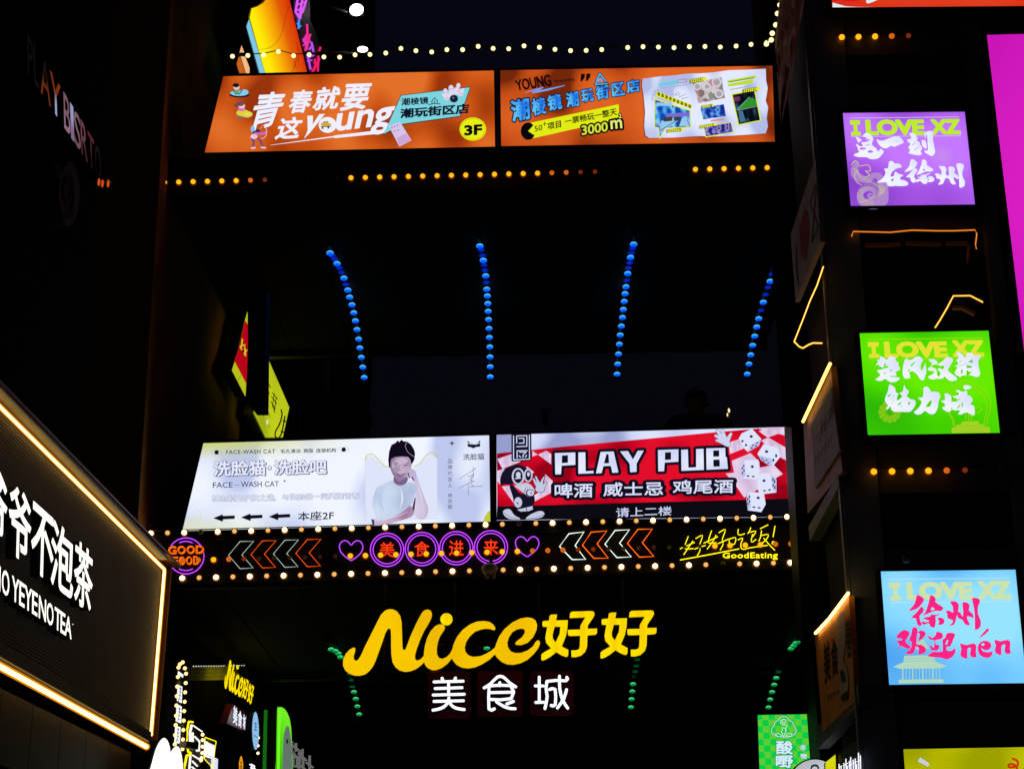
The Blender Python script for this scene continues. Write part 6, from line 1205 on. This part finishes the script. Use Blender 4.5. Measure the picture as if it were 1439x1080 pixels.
# red and yellow wall signs seen steeply behind the white lightbox, with the dark pier before them
T = thing('wall_sign', PLW.at(340, 555, .3), 'red and yellow sign seen steeply, left of the dark pier above the white lightbox', 'sign')
zf = Z(315, 430, 5.68)
out_ = [(187, 38), (190, 380), (170, 722), (62, 512), (85, 440), (115, 350), (165, 120)]
slab('case', PLW, zf([(x - 4, y_) for x, y_ in out_]), M_FRAME, T, .28, .15)
Art().poly(zf(out_)).build('panel', PLW, em((196, 206, 30), .85, True), T, .3)
Art().poly(zf([(167, 115), (188, 145), (190, 380), (178, 622), (82, 438), (112, 350)])).build('red_band', PLW, em((190, 6, 24), .9, True), T, .304)
A = Art(); rn = random.Random(2)
for k in range(70): x = 110 + rn.uniform(0, 70); y_ = 225 + (x - 110) * 1.3 + rn.uniform(0, 110); A.ell(*zf([(x, y_)])[0], rn.uniform(.25, .9), rn.uniform(.4, 1.2), 6)
A.build('pattern', PLW, em((20, 12, 16)), T, .308); A = Art()
for L in ([(145, 265), (140, 320)], [(130, 320), (165, 310)], [(140, 345), (130, 330)], [(165, 330), (170, 395)], [(160, 380), (180, 350)]): A.stroke(zf(L), 2.0)
A.build('lettering', PLW, em((226, 206, 30), .9), T, .312); Art().stroke(zf([(132, 550), (108, 600)]), .5).build('joint', PLW, em((20, 20, 10)), T, .306)
T = thing('wall_sign', PLW.at(388, 612, .3), 'lime yellow sign with small black writing seen steeply, right of the dark pier', 'sign')
out_ = [(330, 372), (520, 808), (468, 1046), (330, 1048), (236, 850), (232, 765), (275, 805), (320, 805)]
slab('case', PLW, zf([(338, 350), (545, 815), (500, 1060), (325, 1056), (230, 860)]), surf('olive_case', (.10, .08, .02), .6), T, .26, .15)
Art().poly(zf(out_)).build('panel', PLW, em_field([(158, 174, 22), (196, 208, 26), (206, 216, 30)], (1, 1, 1), 1.2, .9, pos=[.3, .5, .7]), T, .3)
A = Art()
for L in ([(340, 555), (350, 590)], [(330, 580), (372, 650)], [(352, 600), (345, 660)], [(335, 620), (360, 700)], [(385, 690), (425, 740)], [(378, 720), (420, 780)], [(372, 760), (410, 820)], [(400, 700), (385, 800)], [(415, 730), (400, 840)], [(390, 800), (405, 850)], [(350, 700), (350, 725)]): A.stroke(zf(L), 1.1)
A.stroke(zf([(455, 828), (462, 860), (455, 900), (438, 950), (410, 1000), (408, 1042), (425, 1050)]), 2.0, sub=3).stroke(zf([(485, 880), (478, 920), (460, 1010), (440, 1046)]), 2, sub=2).stroke(zf([(470, 915), (490, 920)]), 2).stroke(zf([(455, 1000), (478, 1005)]), 2)
A.build('lettering', PLW, em((24, 30, 6), .8), T, .305); A = Art()
for x, y_ in ((348, 830), (345, 925)): A.ell(*zf([(x, y_)])[0], 1.7, 3.6)
A.build('white_spot', PLW, em((226, 232, 190), .9), T, .306); A = Art()
for L in ([(358, 850), (368, 890)], [(352, 940), (365, 970)], [(300, 830), (318, 880)]): A.stroke(zf(L), .9)
A.build('small_print', PLW, em((120, 140, 20), .8), T, .306)
PQ = Plane(360, 500, 20.2)
T = thing('pier', PQ.at(360, 610), 'dark upright pier between the red sign and the lime yellow sign', 'pier')
slab('body', PQ, [(349.5, 400), (374, 400), (372, 571), (356, 571), (347, 560)], surf('blue_black_metal', (.03, .03, .05), .5), T, 0, .35)
slab('edge', PQ, [(371.5, 402), (373.8, 402), (371.8, 569), (369.8, 569)], M_STEEL, T, .012, .008)
# brown heater post on the deck behind the white lightbox
PD = Plane(460, 560, 20.6)
T = thing('post', PD.at(458, 615), 'slim post with an amber upper part and a cross bar, behind the white lightbox', 'post')
slab('amber_column', PD, [(456.5, 508), (464, 508), (463.5, 549), (456, 549)], surf('amber_plastic', (.5, .25, .03), .4), T, 0, .06); tube('cross_bar', [PD.at(440, 553), PD.at(485, 551)], .018, M_STEEL, T); tube('stem', [PD.at(457.5, 553), PD.at(457, 640)], .025, M_STEEL, T)

# ================================================================ big screen and neon high at the upper left
T = thing('screen', PLW.at(390, 140, .4), 'big yellow to red lit screen high on the left building behind the bulbs', 'screen')
zf = Z(330, 0, 7.195)
sc_ = [(320, -300), (540, -300), (552, 0), (745, 790), (320, 790), (150, 185), (170, 88), (230, 68), (290, 30), (320, -10)]
slab('case', PLW, zf([(300, -320), (545, -320), (562, 0), (752, 800), (305, 800), (132, 190), (160, 82), (220, 58), (280, 20)]), M_FRAME, T, .48, .25)
Art().poly(zf(sc_)).build('panel', PLW, em_field([(255, 238, 8), (250, 170, 8), (226, 92, 6), (214, 14, 10)], (1, 1, 1), 1, 1.0, 'linz', pos=[.1, .35, .6, .9]), T, .5)
sp_ = T.children[-1].data.materials[0].node_tree
Art().stroke(zf([(250, 502), (330, 490), (400, 455), (455, 380), (490, 280), (520, 150), (550, 60)]), .45, sub=4).build('cable', PLW, em((60, 20, 5)), T, .51)
A = Art()
for L in ([(580, 735), (620, 600), (640, 520), (625, 430)], [(600, 690), (650, 560)], [(640, 690), (645, 560)], [(630, 470), (650, 520)], [(600, 620), (625, 700)]): A.stroke(zf(L), .45)
A.build('branch_picture', PLW, em((110, 12, 6)), T, .51)
T = thing('light_strip', PLW.at(362, 100, .5), 'pale cyan lit strip along the left edge of the big screen', 'light strip')
slab('case', PLW, zf([(140, 185), (322, 785), (250, 785), (112, 270)]), M_FRAME, T, .50, .1); Art().poly(zf([(143, 195), (316, 780), (262, 780), (118, 272)])).build('panel', PLW, em((128, 204, 236), .95, True), T, .52)
T = thing('wall_sign', PLW.at(345, 102, .5), 'small orange pointed lit shape left of the cyan strip at upper left', 'sign')
slab('case', PLW, zf([(66, 450), (100, 560), (154, 700), (152, 760), (45, 760), (14, 650), (50, 520)]), M_FRAME, T, .48, .1)
Art().poly(zf([(68, 460), (95, 532), (48, 532)])).poly(zf([(60, 572), (105, 572), (150, 690), (148, 750), (115, 750)])).build('panel', PLW, em((250, 190, 130), .95, True), T, .5); Art().poly(zf([(38, 580), (55, 580), (108, 750), (50, 750), (18, 650)])).build('panel', PLW, em((206, 104, 30), .9), T, .5)
T = thing('neon_sign', PLW.at(440, 100, .5), 'violet, pink and red neon characters right of the big screen at upper left', 'neon sign')
slab('board', PLW, zf([(590, -80), (760, -80), (760, 200), (880, 480), (870, 740), (752, 745), (690, 500), (600, 150)]), M_FRAME, T, .3, .1)
for Ls, c in (([[(640, 0), (620, 120), (660, 190)], [(690, -10), (660, 150)], [(735, -20), (690, 130)], [(640, 50), (720, 20)], [(625, 110), (700, 80)], [(665, 190), (680, 100)]], (226, 90, 250)), ([[(655, 205), (650, 290)], [(640, 240), (668, 270)]], (70, 150, 250)),
              ([[(735, 250), (740, 340), (705, 400)], [(700, 420), (770, 350)], [(700, 460), (765, 420)], [(720, 510), (740, 380)], [(765, 350), (730, 500)]], (240, 50, 150)), ([[(780, 430), (800, 520)], [(760, 500), (790, 460)], [(742, 560), (770, 700)], [(760, 580), (800, 560)], [(745, 620), (780, 610)], [(720, 440), (700, 400)]], (190, 80, 240)),
              ([[(870, 480), (860, 515)], [(820, 600), (810, 640), (850, 630)], [(850, 570), (845, 720)], [(790, 725), (830, 640)], [(860, 600), (800, 720)]], (236, 30, 110))):
    A = Art()
    for L in Ls: A.stroke(zf(L), 1.7)
    A.build('lettering', PLW, em(c, 1.0, True), T, .34, .02)
# two floodlights on arms
for (x, y_, rx, ry_, a0, w_) in ((501, 14, 10, 9.5, (448, 4), 'upper'), (509.5, 69.5, 7.6, 4.6, (440, 72.5), 'lower')):
    PF = Plane(x, y_, 30); p = PF.at(x, y_)
    T = thing('floodlight', p, '%s of the two glaring white floodlights on arms near the top, left of centre' % w_, 'floodlight', 'floodlights at the top')
    k = scale_at(p); me = ball_mesh('lens', k, em((255, 255, 248), 6.0, True)); o = place('lens', me, p, T); o.scale = (rx, 2.2, ry_ * 1.05)
    V, Fc = [], []; boxm(V, Fc, (p.x - rx * k * 1.02, p.y + .02, p.z - ry_ * k), (p.x + rx * k * 1.02, p.y + .18, p.z + ry_ * k)); link('housing', V, Fc, M_STEEL, T)
    q_ = PF.at(*a0); tube('arm', [p + Vector((0, .12, -ry_ * k * .5)), q_], .03, surf('pale_metal', (.35, .34, .32), .4, .5), T)

# ================================================================ small things on and under the bridges
PA = Plane(688, 800, 18.6)
T = thing('camera_dome', PA.at(688, 812), 'beige dome camera with two short legs hung under the neon band, centre', 'camera')
p = PA.at(688, 798); k = scale_at(p); bm = bmesh.new(); bmesh.ops.create_uvsphere(bm, u_segments=20, v_segments=12, radius=1)
for v in bm.verts: v.co = Vector((v.co.x * 11.5 * k, v.co.y * 11.5 * k, (v.co.z * 7.5 if v.co.z > 0 else v.co.z * 9) * k)) + p - T.location
me = bpy.data.meshes.new('dome'); bm.to_mesh(me); bm.free(); me.materials.append(M_BEIGE); [setattr(f_, 'use_smooth', True) for f_ in me.polygons]
o = bpy.data.objects.new('dome', me); C.objects.link(o); o.parent = T
for x in (685, 694): tube('leg', [PA.at(x, 804), PA.at(x, 812)], 2.6 * k, M_BEIGE, T, 8)
tube('mount', [PA.at(690, 793), PA.at(690, 783)], .02, M_STEEL, T)
for pl_, x, y_, lab in ((Plane(766, 585, 19.5), 766, 584, 'small camera on a stand above the joint of the white and the red lightboxes'), (Plane(1272, 785, 15.35), 1272, 786, 'small camera standing on the top edge of the light blue lightbox'), (Plane(518, 590, 19.5), 518, 590, 'small camera above the white lightbox, left of the printed man')):
    p = pl_.at(x, y_ + 14); k = scale_at(p); T = thing('security_camera', p, lab, 'camera', 'small cameras')
    V, Fc = [], []; boxm(V, Fc, (p.x - 4 * k, p.y - .10, p.z + 8 * k), (p.x + 4 * k, p.y + .12, p.z + 17 * k)); link('body', V, Fc, surf('camera_grey', (.16, .15, .15), .4), T)
    V, Fc = [], []; boxm(V, Fc, (p.x - 5 * k, p.y - .14, p.z + 17.3 * k), (p.x + 5 * k, p.y + .12, p.z + 18.5 * k)); link('hood', V, Fc, M_STEEL, T)
    tube('lens', [(p.x, p.y - .10, p.z + 12.5 * k), (p.x, p.y - .13, p.z + 12.5 * k)], 2.6 * k, M_GLASS, T, 12); tube('stand', [p, p + Vector((0, 0, 8 * k))], 1.6 * k, M_STEEL, T, 8)
PL_ = Plane(1024, 580, 20.5)
T = thing('lamp', PL_.at(1024.5, 600), 'two small warm lit tubes on the lower bridge right of the person', 'lamp')
o = place('bulb', ball_mesh('bulb', .02, em((255, 226, 160), 1.3, True)), PL_.at(1024.4, 576.5), T); o.scale = (.7, .7, 1.6); o = place('bulb', ball_mesh('bulb', .014, em((255, 220, 170), 1.2, True)), PL_.at(1022.2, 582.5), T); o.scale = (.7, .7, 1.9)
tube('stem', [PL_.at(1024.8, 580), PL_.at(1025, 604)], .008, surf('amber_plastic', (.5, .25, .03), .4), T)

# person standing on the lower footbridge, head and shoulders above the signs
PM = Plane(977, 560, 19.9)
hd = PM.at(977, 562); zdeck = zbl + .45; H = hd.z + .11 - zdeck
px_, py_ = hd.x, hd.y
def skin(name, verts, edges, radii, mat, parent, root=0, sub=2):
    me = bpy.data.meshes.new(name); base = Vector((0, 0, 0)); q = parent
    while q: base += q.location; q = q.parent
    me.from_pydata([tuple(Vector(v) - base) for v in verts], edges, []); o = bpy.data.objects.new(name, me); C.objects.link(o); o.parent = parent
    m_ = o.modifiers.new('skin', 'SKIN'); m_.use_smooth_shade = True
    for i, r_ in enumerate(radii): me.skin_vertices[0].data[i].radius = r_ if isinstance(r_, tuple) else (r_, r_)
    me.skin_vertices[0].data[root].use_root = True
    s_ = o.modifiers.new('sub', 'SUBSURF'); s_.levels = s_.render_levels = sub; me.materials.append(mat); return o
T = thing('person', (px_, py_, zdeck), 'dim person in dark clothes leaning on the lower footbridge behind the red pub lightbox', 'person')
Zp = lambda f_: zdeck + H * f_
M_SKIN = surf('skin', (.30, .19, .14), .6, 0, 0, 1, .05); M_CLOTH = surf('dark_jacket', (.03, .026, .025), .9); M_HAIR = surf('black_hair', (.012, .011, .012), .6)
V = [(0, 0, .53), (0, 0, .62), (0, -.02, .72), (0, -.02, .80), (0, -.02, .83), (0, -.03, .87), (0, -.035, .915), (0, -.03, .955),
     (-.10, -.02, .80), (-.155, -.03, .775), (-.19, -.12, .66), (-.13, -.30, .62), (-.09, -.36, .625),
     (.10, -.02, .80), (.155, -.03, .775), (.19, -.12, .66), (.13, -.30, .62), (.09, -.36, .625),
     (-.055, 0, .50), (-.06, -.01, .28), (-.065, .01, .05), (-.07, -.09, .02), (.055, 0, .50), (.06, -.01, .28), (.065, .01, .05), (.07, -.09, .02)]
E_ = [(0, 1), (1, 2), (2, 3), (3, 4), (4, 5), (5, 6), (6, 7), (3, 8), (8, 9), (9, 10), (10, 11), (11, 12), (3, 13), (13, 14), (14, 15), (15, 16), (16, 17), (0, 18), (18, 19), (19, 20), (20, 21), (0, 22), (22, 23), (23, 24), (24, 25)]
rd = [(.10, .075), (.09, .07), (.115, .08), (.09, .06), .038, .05, (.062, .072), (.05, .055), .058, .052, .036, .027, .022, .058, .052, .036, .027, .022, .062, .045, .03, .028, .062, .045, .03, .028]
HH = H
skin('body', [(px_ + x * HH, py_ + y_ * HH, Zp(z_)) for x, y_, z_ in V], E_, [tuple(v * HH for v in (r_ if isinstance(r_, tuple) else (r_, r_))) for r_ in rd], M_SKIN, T)
skin('jacket', [(px_ + x * HH, py_ + y_ * HH, Zp(z_)) for x, y_, z_ in V[:4] + V[8:12] + V[13:17]], [(0, 1), (1, 2), (2, 3), (3, 4), (4, 5), (5, 6), (6, 7), (3, 8), (8, 9), (9, 10), (10, 11)], [tuple(v * HH * 1.14 for v in (r_ if isinstance(r_, tuple) else (r_, r_))) for r_ in rd[:4] + rd[8:12] + rd[13:17]], M_CLOTH, T)
skin('trousers', [(px_ + x * HH, py_ + y_ * HH, Zp(z_)) for x, y_, z_ in (V[0], V[18], V[19], V[20], V[22], V[23], V[24])], [(0, 1), (1, 2), (2, 3), (0, 4), (4, 5), (5, 6)], [(.105 * HH, .08 * HH)] + [(v * HH * 1.15,) * 2 for v in (.064, .047, .034, .064, .047, .034)], M_CLOTH, T)
bm = bmesh.new(); bmesh.ops.create_uvsphere(bm, u_segments=18, v_segments=12, radius=1)
hc = Vector((px_, py_ - .022 * HH, Zp(.935)))
dl = [v for v in bm.verts if v.co.z < -.25 and v.co.y < .1]
bmesh.ops.delete(bm, geom=[v for v in bm.verts if (v.co.y < -.25 and v.co.z < .25) or v.co.z < -.6], context='VERTS')
for v in bm.verts: v.co = Vector((v.co.x * .068 * HH, v.co.y * .075 * HH, v.co.z * .075 * HH)) * (1 + .05 * math.sin(v.co.x * 23 + v.co.z * 17)) + hc - T.location
me = bpy.data.meshes.new('hair'); bm.to_mesh(me); bm.free(); me.materials.append(M_HAIR); o = bpy.data.objects.new('hair', me); C.objects.link(o); o.parent = T; sd = o.modifiers.new('solid', 'SOLIDIFY'); sd.thickness = .012
for nm, pts, r_ in (('nose', [(0, -.105, .915), (0, -.118, .900)], .008), ('mouth', [(-.018, -.098, .878), (.018, -.098, .878)], .004)):
    tube(nm, [(px_ + x * HH, py_ + y_ * HH, Zp(z_)) for x, y_, z_ in pts], r_ * HH, M_SKIN if nm == 'nose' else surf('lips', (.25, .08, .07), .6), T)
for s1 in (-1, 1):
    place('eye', ball_mesh('eye', .008 * HH, M_HAIR), (px_ + s1 * .026 * HH, py_ - .098 * HH, Zp(.922)), T)
    place('ear', ball_mesh('ear', .014 * HH, M_SKIN), (px_ + s1 * .066 * HH, py_ - .03 * HH, Zp(.912)), T)
    base_ = Vector((px_ + s1 * .09 * HH, py_ - .36 * HH, Zp(.625)))
    for k in range(5):                                         # fingers resting over the rail
        dx = (k - 2) * .012 * HH; l_ = (.030, .042, .046, .042, .034)[k] * HH
        a_ = base_ + Vector((dx, -.01 * HH, 0)); tube('finger', [a_, a_ + Vector((dx * .3, -l_ * .6, .002)), a_ + Vector((dx * .4, -l_, -l_ * .35))], .0055 * HH, M_SKIN, T, 6)
